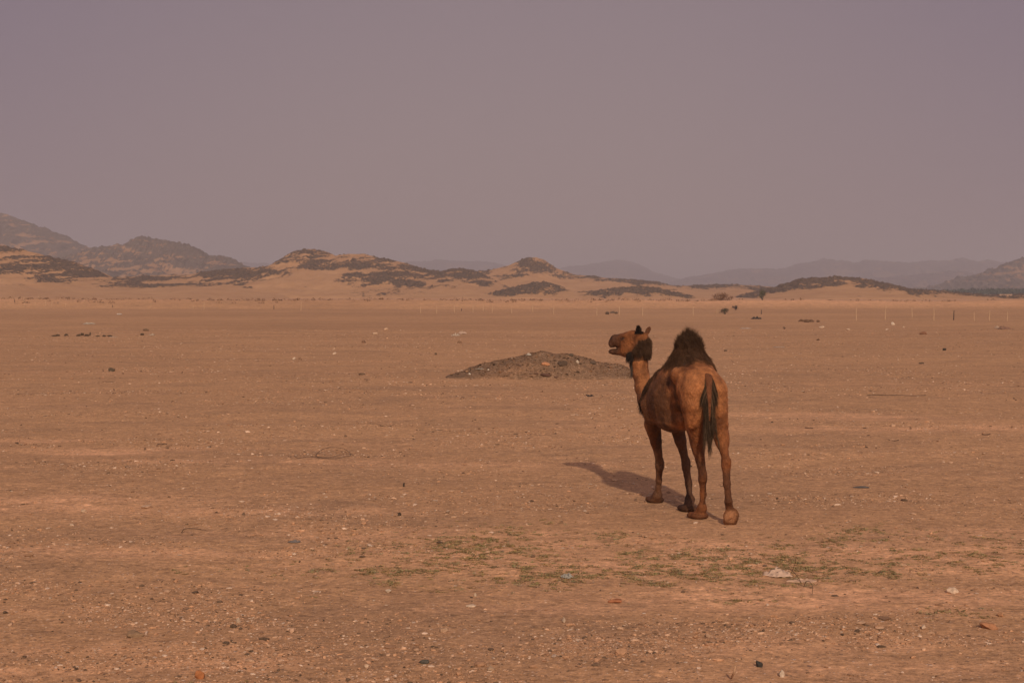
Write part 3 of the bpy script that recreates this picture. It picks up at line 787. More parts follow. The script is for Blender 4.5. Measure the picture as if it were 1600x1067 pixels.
# ------------------------------------------------------------------ fence posts
# (px, top y, base y, dark, lean)
POSTS = [(1338, 482, 501.5, 0, -.02), (1383, 478, 501, 0, .03), (1425, 480, 498, 0, .0), (1459, 481, 502, 0, .0), (1490, 485, 500, 1, .03), (1522, 488, 502, 0, 0), (1546, 485, 502, 0, .01), (1574, 487, 502, 0, 0),
         (769, 477, 488.5, 0, .02), (799.5, 481, 490, 0, 0), (832.5, 477, 489, 0, 0), (865, 478, 492, 0, .01), (932.5, 481, 493.5, 0, 0), (967.5, 479, 493, 0, .01), (1004, 479, 494, 0, 0), (1083, 479, 493.5, 0, .02), (1120, 483, 490, 0, 0),
         (657, 479, 490, 0, .03), (682.5, 479, 490, 0, 0), (710, 476, 489, 0, -.03), (721, 482, 486, 1, 0), (739, 477, 488, 0, 0), (755, 475, 486, 0, 0), (428, 477, 483.5, 1, 0), (470, 472, 486, 0, .12),
         (23, 467, 472.5, 1, 0), (38, 464, 479.5, 0, -.06), (61, 461.5, 467.5, 0, 0), (55, 473, 480, 0, 0), (72, 470, 480, 0, -.05), (81, 472, 480, 0, .06), (102, 474, 480, 0, .2), (132, 467, 473, 0, -.05), (236, 473, 482, 0, 0), (302, 475, 483, 0, 0), (319, 472, 484, 0, 0), (1189.5, 484, 491, 1, 0), (176, 477, 480.5, 1, 0)]
POSTS.sort()
LEFTN = 'first second third fourth fifth sixth seventh eighth ninth tenth eleventh twelfth thirteenth'.split()
def post_label(i, px, dark):
    col = 'dark short' if dark else 'pale bleached'
    if px < 360:
        k = [p for p in POSTS if p[0] < 360].index(POSTS[i]); return f'{col} wooden fence post far out at left, {LEFTN[k]} from the photo edge'
    if px < 500: return f'{col} fence post below the central hill, {"left" if px < 440 else "right, leaning"} of the two there'
    if px < 900:
        k = [p for p in POSTS if 500 < p[0] < 900].index(POSTS[i]); return f'{col} wooden fence post beyond the heap, {LEFTN[k]} from left in that run'
    if px < 1060:
        k = [p for p in POSTS if 900 < p[0] < 1060].index(POSTS[i]); return f'{col} wooden fence post behind the camel head, {LEFTN[k]} from left there'
    if px < 1250:
        k = [p for p in POSTS if 1060 < p[0] < 1250].index(POSTS[i]); return f'{col} wooden fence post right of the hump, {LEFTN[k]} from left near the shrubs'
    k = [p for p in POSTS if p[0] > 1250].index(POSTS[i]); return f'{col} wooden fence post at the right, {LEFTN[k]} in the right-hand run'
for i, (px, ty, by, dk, lean) in enumerate(POSTS):
    g = G(px, by)
    # stand on the terrain along the same ray
    best = g
    for dd in np.linspace(60, 330, 1200):
        p = P(px, by, dd)
        if ground_z(p[0], dd) >= p[2]: best = p; break
    base = best.copy(); base[2] = float(ground_z(base[0], base[1]))
    hgt = (by - ty) / FPX * base[1]
    rad = .030 if not dk else .045
    n = 7; t = np.linspace(0, 1, n)
    wob = fbm(t * 2 + i * 3.1, t * 0, 0, 2, i) * .05 * hgt
    pts = np.stack([lean * hgt * t + wob * t, np.zeros(n), hgt * t], 1)
    pts[0, 2] = -.15
    v, f = tube(pts, rad * (1 - .35 * t), 8)
    c = (.05, .04, .035) if dk else (.50, .33, .20)
    o = mesh_obj('fence_post', v + base, f, M_wood, attrs={'col': np.tile(np.array(c), (len(v), 1))}, loc=base)
    tag(o, post_label(i, px, dk), 'fence post', 'old fence posts across the plain')

# ------------------------------------------------------------------ shrubs and trees
def foliage(center, rad, n, leaf, r, ragged=.35, shell=.35):
    """leaf-sized quads spread through an uneven crown volume"""
    u = r.normal(size=(n, 3)); u /= np.linalg.norm(u, axis=1)[:, None]
    lump = 1 + ragged * fbm(u[:, 0] * 1.7 + center[0], u[:, 1] * 1.7, u[:, 2] * 1.7, 3, int(abs(center[0]) * 7) % 97)
    q = shell + (1 - shell) * r.uniform(0, 1, n) ** .5
    p = u * (lump * q)[:, None] * np.array(rad)
    p = p[p[:, 2] > -rad[2] * .75]
    dn = fbm(p[:, 0] / rad[0] * 2.3, p[:, 1] / rad[1] * 2.3, p[:, 2] / rad[2] * 2.3, 2, 5)
    p = p[dn > -.28 + r.uniform(-.1, .1, len(p))]
    n = len(p); p = p + np.array(center)
    a = r.normal(size=(n, 3)); a /= np.linalg.norm(a, axis=1)[:, None]
    b = np.cross(a, r.normal(size=(n, 3))); b /= np.linalg.norm(b, axis=1)[:, None]
    s = leaf * r.uniform(.6, 1.3, (n, 1))
    V = np.stack([p - a * s, p + b * s * .55, p + a * s, p - b * s * .55], 1).reshape(-1, 3)
    return V, np.arange(4 * n).reshape(n, 4)

def tree(name, px, py, d, w, h, trunk_h, col, label, cat, seed, lobes=5, leaf=.12, nl=1100, zb=None, flat=.45):
    r = np.random.default_rng(seed)
    p = P(px, py, d); base = np.array([p[0], d, float(ground_z(p[0], d)) if zb is None else p[2]])
    root = empty(name, base, label, cat)
    parts = []
    top = []
    for k in range(lobes):
        a = 2 * math.pi * k / lobes + r.uniform(-.4, .4); q = r.uniform(.2, .80) if k else 0
        e = np.array([math.cos(a) * q * w / 2, math.sin(a) * q * w / 2, h * r.uniform(.38, .80) if k else h * .80]); top.append(e)
        t = np.linspace(0, 1, 6)[:, None]
        mid = np.array([e[0] * .25, e[1] * .25, trunk_h + .1 * h])
        pts = (1 - t) ** 2 * np.array([r.uniform(-.03, .03), 0, -.1]) + 2 * t * (1 - t) * mid + t ** 2 * e
        parts.append(tube(pts, np.linspace(.05, .012, 6) * h ** .8, 6))
    v, f = merge(parts)
    tr = mesh_obj('trunk', v, f, M_wood, attrs={'col': np.tile(np.array((.10, .07, .05)), (len(v), 1))}); tr.parent = root
    parts = []
    for e in top:
        parts.append(foliage(e, (w * r.uniform(.15, .27), w * r.uniform(.15, .27), h * flat * r.uniform(.28, .5)), int(nl / lobes), leaf, r, .6, .1))
    v, f = merge(parts)
    c = np.array(col) * (1 + .35 * fbm(v[:, 0] * 1.2, v[:, 1] * 1.2, v[:, 2] * 1.2, 2, seed))[:, None] * np.repeat(r.uniform(.75, 1.25, (len(v) // 4, 1)), 4, 0)
    cr_ = mesh_obj('crown', v, f, M_plant, smooth=False, attrs={'col': c}); cr_.parent = root
    return root

tree('acacia_tree', 1128, 473, 235, 4.0, 2.4, .5, (.17, .085, .045), 'dry reddish brown acacia with a spreading crown beyond the bank', 'tree', 3, 12, .085, 2000)
tree('desert_tree', 1191, 466, 300, 2.1, 2.5, .4, (.10, .085, .045), 'small upright green brown tree right of the dry acacia', 'tree', 4, 5, .10, 1400, flat=.8)
tree('dry_shrub', 463, 472, 225, 1.7, .95, .1, (.26, .13, .07), 'low reddish shrub on the bank below the central hill', 'shrub', 5, 4, .08, 500, flat=.8)
tree('desert_shrub', 1133, 491, 150, 1.25, .62, .05, (.055, .05, .03), 'dark green low shrub on the plain right of the hump', 'shrub', 6, 9, .04, 900, flat=.8)
tree('desert_shrub', 1150, 484.5, 182, 1.0, .55, .05, (.07, .05, .04), 'small dark shrub behind and right of the green one', 'shrub', 7, 4, .05, 600, flat=.8)
tree('desert_shrub', 1226, 515, 90, .3, .16, .02, (.10, .07, .045), 'tiny tuft on the plain between hump and fence rubbish', 'shrub', 8, 3, .02, 160, flat=.8)

# dark belt of far-off trees at the foot of the right mountain
r = np.random.default_rng(9)
parts = []; cols = []
for k in range(150):
    px = 1440 + 230 * r.uniform() ** .8; dd = 1050 + r.uniform(-60, 60)
    p = P(px, 455, dd); hh = r.uniform(3.0, 5.0) * (.6 + .4 * sstep(1440, 1520, px))
    v, f = foliage((p[0], dd, hh * .45), (r.uniform(2.5, 5.0), 3.0, hh * .55), 110, .75, r)
    parts.append((v, f)); cols.append(np.tile(np.array((.05, .058, .035)) * r.uniform(.7, 1.3), (len(v), 1)))
v, f = merge(parts)
tag(mesh_obj('tree_belt', v, f, M_plant, smooth=False, attrs={'col': np.concatenate(cols)}), 'far-off dark green belt of trees at the foot of the right mountain', 'wood', kind='stuff')

# dotted scrub along the bank
r = np.random.default_rng(19)
parts = []; cols = []
for k in range(620):
    x = r.uniform(-110, 95); y = 204 + r.uniform(-7, 18) + x * .03
    if x > 30 and r.uniform() < .7: continue
    hh = r.uniform(.12, .32); w = r.uniform(.2, .6)
    z = float(ground_z(x, y))
    v, f = foliage((x, y, z + hh * .4), (w, w * .6, hh), 26, .10, r)
    parts.append((v, f)); cols.append(np.tile(np.array((.26, .15, .09)) * r.uniform(.6, 1.25), (len(v), 1)))
v, f = merge(parts)
tag(mesh_obj('dry_scrub', v, f, M_plant, smooth=False, attrs={'col': np.concatenate(cols)}), 'dry brown scrub dotted along the sandy bank across the plain', 'scrub', kind='stuff')

# ------------------------------------------------------------------ green ground cover in front of the camel
def tufts(pos, siz, r, col):
    n = len(pos); nb = 16
    az = r.uniform(0, 6.28, (n, nb)); ln = siz[:, None] * r.uniform(.5, 1.25, (n, nb)); el = r.uniform(.10, .75, (n, nb))
    off = r.normal(size=(n, nb, 2)) * siz[:, None, None] * .55
    root = np.stack([pos[:, None, 0] + off[..., 0] * 1.3, pos[:, None, 1] + off[..., 1], np.repeat(pos[:, 2:3], nb, 1)], -1)
    dr = np.stack([np.cos(az) * np.cos(el), np.sin(az) * np.cos(el), np.sin(el)], -1)
    sd = np.stack([-np.sin(az), np.cos(az), az * 0 + .3], -1)
    w = (siz[:, None] * .17)[..., None]
    mid = root + dr * ln[..., None] * .55; tip = root + dr * ln[..., None] * np.array([1, 1, .8])
    V = np.stack([root, mid + sd * w, tip, mid - sd * w], 2).reshape(-1, 3)
    F = np.arange(len(V)).reshape(-1, 4)
    C = np.repeat((np.array(col) * r.uniform(.65, 1.35, (n, 1)) * np.stack([r.uniform(.9, 1.3, n), np.ones(n), r.uniform(.7, 1.1, n)], 1))[:, None, :], nb * 4, 1).reshape(-1, 3)
    return V, F, C
r = np.random.default_rng(31)
# clusters (px, py, half width px, half height px, weight)
GC = [(700, 862, 70, 12, 1.5), (720, 853, 40, 8, 1.2), (770, 840, 60, 8, 1.2), (830, 835, 20, 4, .5), (790, 853, 50, 7, 1.1), (680, 874, 50, 6, .7), (545, 890, 100, 3, .5), (580, 891, 20, 3, .3), (640, 893, 40, 5, .4),
      (780, 872, 40, 5, .5), (760, 892, 80, 6, .8), (870, 890, 60, 10, 1.0), (850, 903, 50, 6, .8), (905, 905, 45, 7, .9), (960, 895, 35, 6, .4), (1000, 897, 30, 5, .5), (1033, 913, 18, 4, .4), (1060, 880, 60, 10, 1.0),
      (1110, 866, 70, 9, 1.3), (1140, 880, 60, 9, 1.4), (1180, 864, 60, 7, .8), (1090, 895, 40, 7, .8), (1060, 902, 30, 5, .5), (1190, 890, 30, 5, .5), (1180, 910, 40, 5, .5), (1250, 890, 40, 9, .6), (1260, 853, 30, 4, .5), (1200, 880, 30, 7, .8),
      (1340, 828, 22, 4, .5), (1365, 841, 30, 4, .4), (1405, 860, 40, 4, .4), (1330, 890, 25, 6, .5), (1385, 885, 40, 8, .6), (1395, 896, 20, 4, .3), (1480, 868, 50, 6, .6), (1530, 870, 30, 7, .6), (1555, 842, 50, 4, .5), (1510, 846, 40, 4, .3),
      (1590, 866, 20, 4, .3), (1540, 888, 40, 5, .4), (1430, 880, 30, 5, .3), (960, 838, 20, 4, .3), (1290, 905, 30, 4, .2), (1490, 957, 30, 3, .2), (560, 862, 40, 6, .25), (610, 910, 14, 3, .15), (700, 917, 50, 3, .2), (1000, 866, 20, 4, .3),
      (310, 1064, 25, 2, .06), (265, 892, 12, 2, .08), (1305, 845, 20, 3, .2), (1450, 835, 50, 5, .2), (870, 920, 60, 4, .15), (1160, 935, 30, 3, .1), (930, 860, 60, 10, .2), (600, 840, 60, 5, .15), (860, 815, 20, 3, .12)]
PX = []; PY = []
for (a, b, c, d_, w) in GC:
    k = int(340 * w)
    PX.append(a + r.normal(size=k) * c * 1.15); PY.append(b + r.normal(size=k) * d_ * 1.2)
PX.append(r.uniform(440, 1640, 420)); PY.append(r.normal(873, 26, 420))
PX = np.concatenate(PX); PY = np.concatenate(PY)
gp = np.array([G(a, b) for a, b in zip(PX, PY)])
keep = fbm(gp[:, 0] * 7.0, gp[:, 1] * 7.0, 0, 4, 12, .7) + r.uniform(-.16, .16, len(gp)) > .04
gp = gp[keep]; gp[:, 2] = ground_z(gp[:, 0], gp[:, 1])
V, F, C = tufts(gp, r.uniform(.008, .025, len(gp)), r, (.25, .195, .10))
tag(mesh_obj('ground_cover', V, F, M_plant, smooth=False, attrs={'col': C}), 'sparse low green weeds in patches on the sand in front of the camel', 'weeds', kind='stuff')

# ------------------------------------------------------------------ small far building
bp = P(1540, 464, 520)
bz = 0.0
root = empty('low_building', (bp[0], 500, 0), 'tiny low pale building far away at the right foot of the hills', 'building')
def box(x0, x1, y0, y1, z0, z1):
    v = np.array([(x, y, z) for x in (x0, x1) for y in (y0, y1) for z in (z0, z1)], float)
    f = np.array([(0, 1, 3, 2), (4, 6, 7, 5), (0, 4, 5, 1), (2, 3, 7, 6), (0, 2, 6, 4), (1, 5, 7, 3)])
    return v, f
def cpart(name, vf, col, mat=M_wood):
    o = mesh_obj(name, vf[0], vf[1], mat, smooth=False, attrs={'col': np.tile(np.array(col), (len(vf[0]), 1))}); o.parent = root; return o
cpart('wall', merge([box(-2.2, 2.2, -1.2, 1.2, -.3, 1.25), box(-3.9, -2.203, -1.0, 1.0, -.3, .85)]), (.42, .27, .18))
cpart('roof', merge([box(-2.35, 2.35, -1.35, 1.35, 1.253, 1.37), box(-4.0, -2.353, -1.1, 1.1, .853, .93)]), (.44, .29, .20))
cpart('door', box(-.3, .35, -1.24, -1.203, 0, 1.0), (.10, .07, .06))
cpart('window', box(1.0, 1.6, -1.24, -1.203, .5, .95), (.08, .07, .07))

# ------------------------------------------------------------------ the camel
VOX = .0085
LO = np.array([.95, 14.35, -.02]); HI = np.array([2.50, 17.05, 2.12])
NX, NY, NZ = [int(math.ceil((h - l) / VOX)) for l, h in zip(LO, HI)]
FLD = np.full((NX, NY, NZ), .5, np.float32)
AX = [LO[i] + VOX * np.arange(n_) for i, n_ in enumerate((NX, NY, NZ))]

def _win(lo, hi):
    s = []
    for i, n_ in enumerate((NX, NY, NZ)):
        a = max(0, int((lo[i] - LO[i]) / VOX)); b = min(n_, int((hi[i] - LO[i]) / VOX) + 2)
        s.append(slice(a, b))
    return tuple(s)

def _apply(w, dist, k, sub=False):
    cur = FLD[w]
    if sub: dist = -dist; h = np.maximum(k - np.abs(cur - dist), 0) / k; FLD[w] = np.maximum(cur, dist) + h * h * k * .25
    else: h = np.maximum(k - np.abs(cur - dist), 0) / k; FLD[w] = np.minimum(cur, dist) - h * h * k * .25

def cone(a, b, ra, rb, k=.03, sub=False, sq=None):
    """tapered capsule; sq = (axis vector, factor): thinner (factor>1) along that axis"""
    a = np.array(a, float); b = np.array(b, float); pad = max(ra, rb) + k + .03
    w = _win(np.minimum(a, b) - pad, np.maximum(a, b) + pad)
    X = AX[0][w[0]][:, None, None] - a[0]; Y = AX[1][w[1]][None, :, None] - a[1]; Z = AX[2][w[2]][None, None, :] - a[2]
    ab = b - a; L = ab @ ab
    t = np.clip((X * ab[0] + Y * ab[1] + Z * ab[2]) / (L + 1e-12), 0, 1)
    dx, dy, dz = X - t * ab[0], Y - t * ab[1], Z - t * ab[2]
    q = dx * dx + dy * dy + dz * dz
    if sq is not None:
        s, fct = sq; s = np.array(s, float); s /= np.linalg.norm(s)
        pr = dx * s[0] + dy * s[1] + dz * s[2]
        q = q + pr * pr * (fct * fct - 1)
    dist = np.sqrt(q) - (ra + (rb - ra) * t)
    if sq is not None and sq[1] > 1: dist = dist / (1 + (sq[1] - 1) * .3)
    _apply(w, dist.astype(np.float32), k, sub)

def chain(pts, rads, k=.03, sq=None):
    for i in range(len(pts) - 1): cone(pts[i], pts[i + 1], rads[i], rads[i + 1], k, sq=sq)

def ell(c, rad, frame=None, k=.05, sub=False):
    c = np.array(c, float); rad = np.array(rad, float); pad = rad.max() + k + .03
    w = _win(c - pad, c + pad)
    X = AX[0][w[0]][:, None, None] - c[0]; Y = AX[1][w[1]][None, :, None] - c[1]; Z = AX[2][w[2]][None, None, :] - c[2]
    fr = np.eye(3) if frame is None else frame
    q0 = 0; q1 = 0
    for i in range(3):
        pr = X * fr[i][0] + Y * fr[i][1] + Z * fr[i][2]
        q0 = q0 + (pr / rad[i]) ** 2; q1 = q1 + (pr / rad[i] ** 2) ** 2
    k0 = np.sqrt(q0); k1 = np.sqrt(q1) + 1e-9
    _apply(w, (k0 * (k0 - 1) / k1).astype(np.float32), k, sub)

HD = R(20)
hv = np.array([-math.sin(HD), math.cos(HD), 0]); lv = np.array([-math.cos(HD), -math.sin(HD), 0]); zv = np.array([0, 0, 1.0])
B0 = np.array([2.045, 14.86, 0])
FR = np.array([hv, lv, zv])
def C(f, s, z): return B0 + hv * f + lv * s + zv * z
def tilt(a):     # body frame tilted nose-up by a degrees
    c, s = math.cos(R(a)), math.sin(R(a))
    return np.array([hv * c + zv * s, lv, -hv * s + zv * c])

# trunk
ell(C(.79, -.01, 1.255), (.43, .262, .345), tilt(-5), .05)
ell(C(1.02, -.02, 1.20), (.26, .190, .29), FR, .08)
ell(C(.44, 0, 1.38), (.34, .175, .25), tilt(-6), .06)
ell(C(.18, 0, 1.42), (.25, .235, .235), tilt(8), .035)
ell(C(.70, 0, 1.015), (.34, .18, .12), tilt(-8), .06)      # belly
for s in (-1, 1):
    ell(C(.33, s * .17, 1.545), (.09, .075, .075), FR, .06)   # hip bone
    cone(C(.32, s * .15, 1.53), C(.02, s * .085, 1.44), .09, .075, .06)
    cone(C(.96, s * .06, 1.47), C(1.13, s * .135 - .01, 1.18), .08, .108, .06)   # shoulder blade
    ell(C(1.07, s * .125 - .01, 1.12), (.14, .095, .17), FR, .06)
# hump
cone(C(.64, -.02, 1.48), C(.56, -.045, 1.84), .265, .100, .10, sq=(lv, 1.15))
cone(C(.86, 0, 1.42), C(.62, -.03, 1.72), .15, .09, .10, sq=(lv, 1.2))
cone(C(.38, -.05, 1.52), C(.52, -.06, 1.76), .17, .11, .10)
cone(C(.48, -.13, 1.60), C(.54, -.10, 1.78), .17, .11, .08)
cone(C(.56, -.05, 1.84), C(.55, -.06, 1.96), .065, .018, .05)
# withers to neck
chain([C(.96, 0, 1.40), C(1.13, 0, 1.29), P(1022, 634, 16.16), P(1013, 624, 16.32), P(1006, 606, 16.43), P(1001.5, 584, 16.48), P(1000, 566, 16.48), P(1001, 548, 16.46)],
      [.155, .160, .142, .118, .096, .086, .084, .088], .05)
ell(C(1.20, -.02, 1.13), (.14, .13, .18), FR, .07)          # breast

# fore legs
LFe, LFk, LFc, LFf, LFt = P(1020, 662, 15.95), P(1031, 724, 16.12), P(1029.5, 750, 16.2), P(1027, 774, 16.26), P(1024, 787, 16.34)
RFe, RFk, RFc, RFf, RFt = C(1.04, -.15, .97), P(1072, 724, 15.86), P(1076, 755, 15.82), P(1078, 780, 15.74), P(1075, 802, 15.66)
for (e, kn, cn, ft, sd) in ((LFe, LFk, LFc, LFf, 1), (RFe, RFk, RFc, RFf, -1)):
    cone(C(1.08, sd * .125 - .01, 1.14), e, .100, .090, .05)
    cone(e, e + (kn - e) * .45, .092, .062, .04)
    cone(e + (kn - e) * .45, kn + (e - kn) * .12, .062, .044, .03)
    ell(kn, (.054, .052, .072), None, .03)
    ell(kn + hv * -.01 + zv * -.035, (.042, .046, .05), None, .02)
    cone(kn - zv * .05, cn, .043, .034, .03)
    cone(cn, ft, .034, .037, .03)
    ell(ft, (.050, .052, .055), None, .03)
def foot(t, ft, hd, w=.10, l=.115, h=.042):
    """flat two-toed pad; t = centre of the pad on the ground"""
    t = np.array([t[0], t[1], float(ground_z(t[0], t[1]))])
    f_ = np.array([-math.sin(hd), math.cos(hd), 0]); s_ = np.array([-math.cos(hd), -math.sin(hd), 0])
    fr = np.array([f_, s_, zv])
    cone(ft, t + zv * .05 - f_ * .01, .048, .062, .03)
    ell(t + zv * .030 - f_ * .01, (l * .85, w, h), fr, .02)
    for s in (-1, 1):
        ell(t + f_ * l * .55 + s_ * s * w * .46 + zv * .030, (l * .50, w * .48, h * .9), fr, .015)
        ell(t + f_ * l * 1.02 + s_ * s * w * .44 + zv * .020, (.022, .018, .016), fr, .01)
    cone(t + f_ * l * 1.15 + zv * .075, t + f_ * l * .35 + zv * .085, .010, .016, .012, sub=True)
foot(LFt, LFf, HD + .05)
foot(RFt, RFf, HD - .02)

# hind legs
LHs, LHk, LHc, LHf, LHt = P(1085, 664, 15.10), P(1098, 745, 15.02), P(1098.5, 772, 15.06), P(1096.5, 794, 15.09), P(1091.5, 813, 15.14)
RHs, RHk, RHc, RHf = P(1123, 664, 15.02), P(1134.5, 724, 14.80), P(1135.5, 755, 14.72), P(1138.5, 781, 14.66)
for (st, hk, sd) in ((LHs, LHk, 1), (RHs, RHk, -1)):
    cone(C(.15, sd * .115, 1.38), st, .168, .095, .035, sq=(lv, 1.15))
    cone(C(.05, sd * .125, 1.38), C(.07, sd * .140, 1.06), .125, .075, .06)
    cone(C(.08, sd * .125, 1.26), st + (hk - st) * .30 - hv * .01, .125, .070, .06)
    cone(C(.03, sd * .115, 1.22), st + (hk - st) * .42 - hv * .03, .085, .050, .06)
    cone(st, st + (hk - st) * .5, .085, .055, .05)
    cone(st + (hk - st) * .45, hk + (st - hk) * .10, .058, .040, .03)
    cone(st + (hk - st) * .55 - hv * .03, hk - hv * .035 + zv * .02, .026, .022, .03)   # Achilles tendon
    ell(hk, (.050, .054, .070), None, .03)
    ell(hk - hv * .038 + zv * .02, (.026, .030, .040), None, .02)     # point of the hock
cone(LHk - zv * .04, LHc, .042, .034, .03); cone(LHc, LHf, .034, .037, .03); ell(LHf, (.046, .048, .052), None, .03)
foot(LHt, LHf, HD + .25)
cone(RHk - zv * .04, RHc, .042, .034, .03); cone(RHc, RHf, .034, .036, .03); ell(RHf + np.array([0, .01, -.02]), (.042, .042, .045), None, .03)
# lifted hind foot: sole turned back, toes on the ground
sc = P(1142, 806.5, 14.70)
SN = np.array([.10, -.985, -.12]); SN /= np.linalg.norm(SN)      # sole normal, towards the viewer
su = np.cross(np.cross(SN, zv), SN); su /= np.linalg.norm(su); sr = np.cross(SN, su)
sfr = np.array([sr, su, SN])
cone(RHf - zv * .015, sc + su * .045 - SN * .055, .038, .044, .02)
ell(sc, (.088, .096, .016), sfr, .006)
ell(sc - SN * .040 + su * .005, (.052, .066, .040), sfr, .02)
for s in (-1, 1):
    ell(sc - su * .052 + sr * s * .036 - SN * .012, (.044, .054, .026), sfr, .010)
    ell(sc - su * .104 + sr * s * .030 - SN * .022, (.015, .018, .014), sfr, .008)
cone(sc - su * .12 + SN * .045, sc - su * .055 + SN * .045, .010, .012, .010, sub=True)

# head
HA = R(36)
hu = np.array([-math.cos(HA), math.sin(HA), -.03]); hu /= np.linalg.norm(hu)
hw = np.array([-math.sin(HA), -math.cos(HA), 0.0]); hw -= hu * (hw @ hu); hw /= np.linalg.norm(hw)
hz = np.cross(hu, hw)
if hz[2] < 0: hz = -hz
HF = np.array([hu, hw, hz])
H0 = P(1003, 526, 16.46)
def Hd(a, b, c): return H0 + hu * a + hw * b + hz * c
ell(Hd(.05, 0, -.015), (.125, .088, .088), HF, .03)              # skull
ell(Hd(.13, 0, .000), (.100, .078, .070), HF, .04)               # brow
for s in (-1, 1):
    ell(Hd(.185, s * .066, .014), (.042, .022, .018), HF, .012)     # brow ridge
    ell(Hd(.13, s * .040, -.115), (.125, .042, .110), HF, .04)     # cheek
    cone(Hd(.19, s * .055, -.035), Hd(.31, s * .035, -.050), .022, .014, .03)
cone(Hd(.16, 0, -.012), Hd(.36, 0, -.020), .070, .050, .04, sq=(hw, 1.1))
cone(Hd(.17, 0, -.085), Hd(.36, 0, -.065), .062, .052, .04)
ell(Hd(.372, 0, -.040), (.066, .050, .058), HF, .03)
for s in (-1, 1): ell(Hd(.40, s * .022, -.075), (.040, .026, .048), HF, .012)      # split upper lip              # muzzle
ell(Hd(.415, 0, -.072), (.036, .045, .046), HF, .02)              # hanging upper lip
cone(Hd(.03, 0, -.13), Hd(.22, 0, -.172), .078, .060, .04, sq=(hw, 1.0))
cone(Hd(.22, 0, -.168), Hd(.39, 0, -.176), .056, .032, .03)
ell(Hd(.418, 0, -.170), (.040, .032, .026), HF, .02)              # lower lip
# open mouth
cone(Hd(.50, 0, -.136), Hd(.405, 0, -.130), .015, .005, .012, sub=True, sq=(hw, .35))
# nostrils, eye sockets
for s in (-1, 1):
    cone(Hd(.425, s * .040, -.022), Hd(.390, s * .052, -.010), .006, .010, .010, sub=True)
    ell(Hd(.205, s * .074, -.018), (.024, .014, .016), HF, .012, sub=True)
    ell(Hd(.205, s * .062, -.016), (.024, .016, .016), HF, .006)
    ell(Hd(.205, s * .072, -.036), (.026, .010, .007), HF, .008)     # lower lid
# ears
def ear(s, a, lean):
    r0 = Hd(a, s * .070, .025); tip = Hd(a - .015, s * (.070 + lean), .120 if s > 0 else .106)
    m = (r0 + tip) / 2; ax = tip - r0; L = np.linalg.norm(ax); ax /= L
    q_ = hu * .55 - np.array([0, 1.0, 0]) * s * (1 if s > 0 else -1) * .8
    n_ = np.cross(ax, q_); n_ /= np.linalg.norm(n_)
    g_ = np.cross(n_, ax)
    fr = np.array([ax, n_, g_])
    ell(m, (L * .62, .042 if s > 0 else .036, .019), fr, .012)
    ell(m + g_ * .014 + ax * .008, (L * .48, .019, .014), fr, .008, sub=True)
    return m, tip, ax
earL = ear(1, .000, .030); earR = ear(-1, -.020, .045)
# neck join
cone(P(1001, 548, 16.46), Hd(.0, 0, -.07), .088, .082, .05)

# ---- surface nets
def surface_nets(F):
    s = F < 0
    acc = {}
    nx, ny, nz = F.shape
    cid_all = []; pos_all = []; quads = []
    def cid(i, j, k): return (i * ny + j) * nz + k
    for ax in range(3):
        sl0 = [slice(None)] * 3; sl1 = [slice(None)] * 3
        sl0[ax] = slice(0, -1); sl1[ax] = slice(1, None)
        ch = s[tuple(sl0)] != s[tuple(sl1)]
        I = np.argwhere(ch)
        f0 = F[tuple(sl0)][ch]; f1 = F[tuple(sl1)][ch]
        t = f0 / (f0 - f1)
        p = I.astype(np.float64); p[:, ax] += t
        o1, o2 = [a_ for a_ in range(3) if a_ != ax]
        good = (I[:, o1] > 0) & (I[:, o2] > 0)
        I, p, f0 = I[good], p[good], f0[good]
        q = []
        for d1, d2 in ((0, 0), (-1, 0), (-1, -1), (0, -1)):
            J = I.copy(); J[:, o1] += d1; J[:, o2] += d2
            c = cid(J[:, 0], J[:, 1], J[:, 2]); q.append(c)
            cid_all.append(c); pos_all.append(p)
        q = np.stack(q, 1)
        flip = (f0 < 0) ^ (ax == 1)
        q[flip] = q[flip][:, ::-1]
        quads.append(q)
    cids = np.concatenate(cid_all); pos = np.concatenate(pos_all)
    uq, inv = np.unique(cids, return_inverse=True); inv = inv.ravel()
    cnt = np.bincount(inv)
    V = np.stack([np.bincount(inv, pos[:, i]) / cnt for i in range(3)], 1)
    Q = np.searchsorted(uq, np.concatenate(quads))
    return V, Q[:, ::-1]

V, Q = surface_nets(FLD)
V = V * VOX + LO
# keep the largest connected piece only is unnecessary: everything is joined. One light relaxation:
def relax(V, Q, it=2, lam=.5):
    n = len(V)
    e = np.concatenate([Q[:, [0, 1]], Q[:, [1, 2]], Q[:, [2, 3]], Q[:, [3, 0]]])
    for _ in range(it):
        acc = np.zeros((n, 3)); cnt = np.bincount(e.ravel(), minlength=n)
        for i in range(3):
            acc[:, i] = np.bincount(e[:, 0], V[e[:, 1], i], n) + np.bincount(e[:, 1], V[e[:, 0], i], n)
        V = V + lam * (acc / np.maximum(cnt, 1)[:, None] - V)
    return V
V = relax(V, Q, 2, .4)
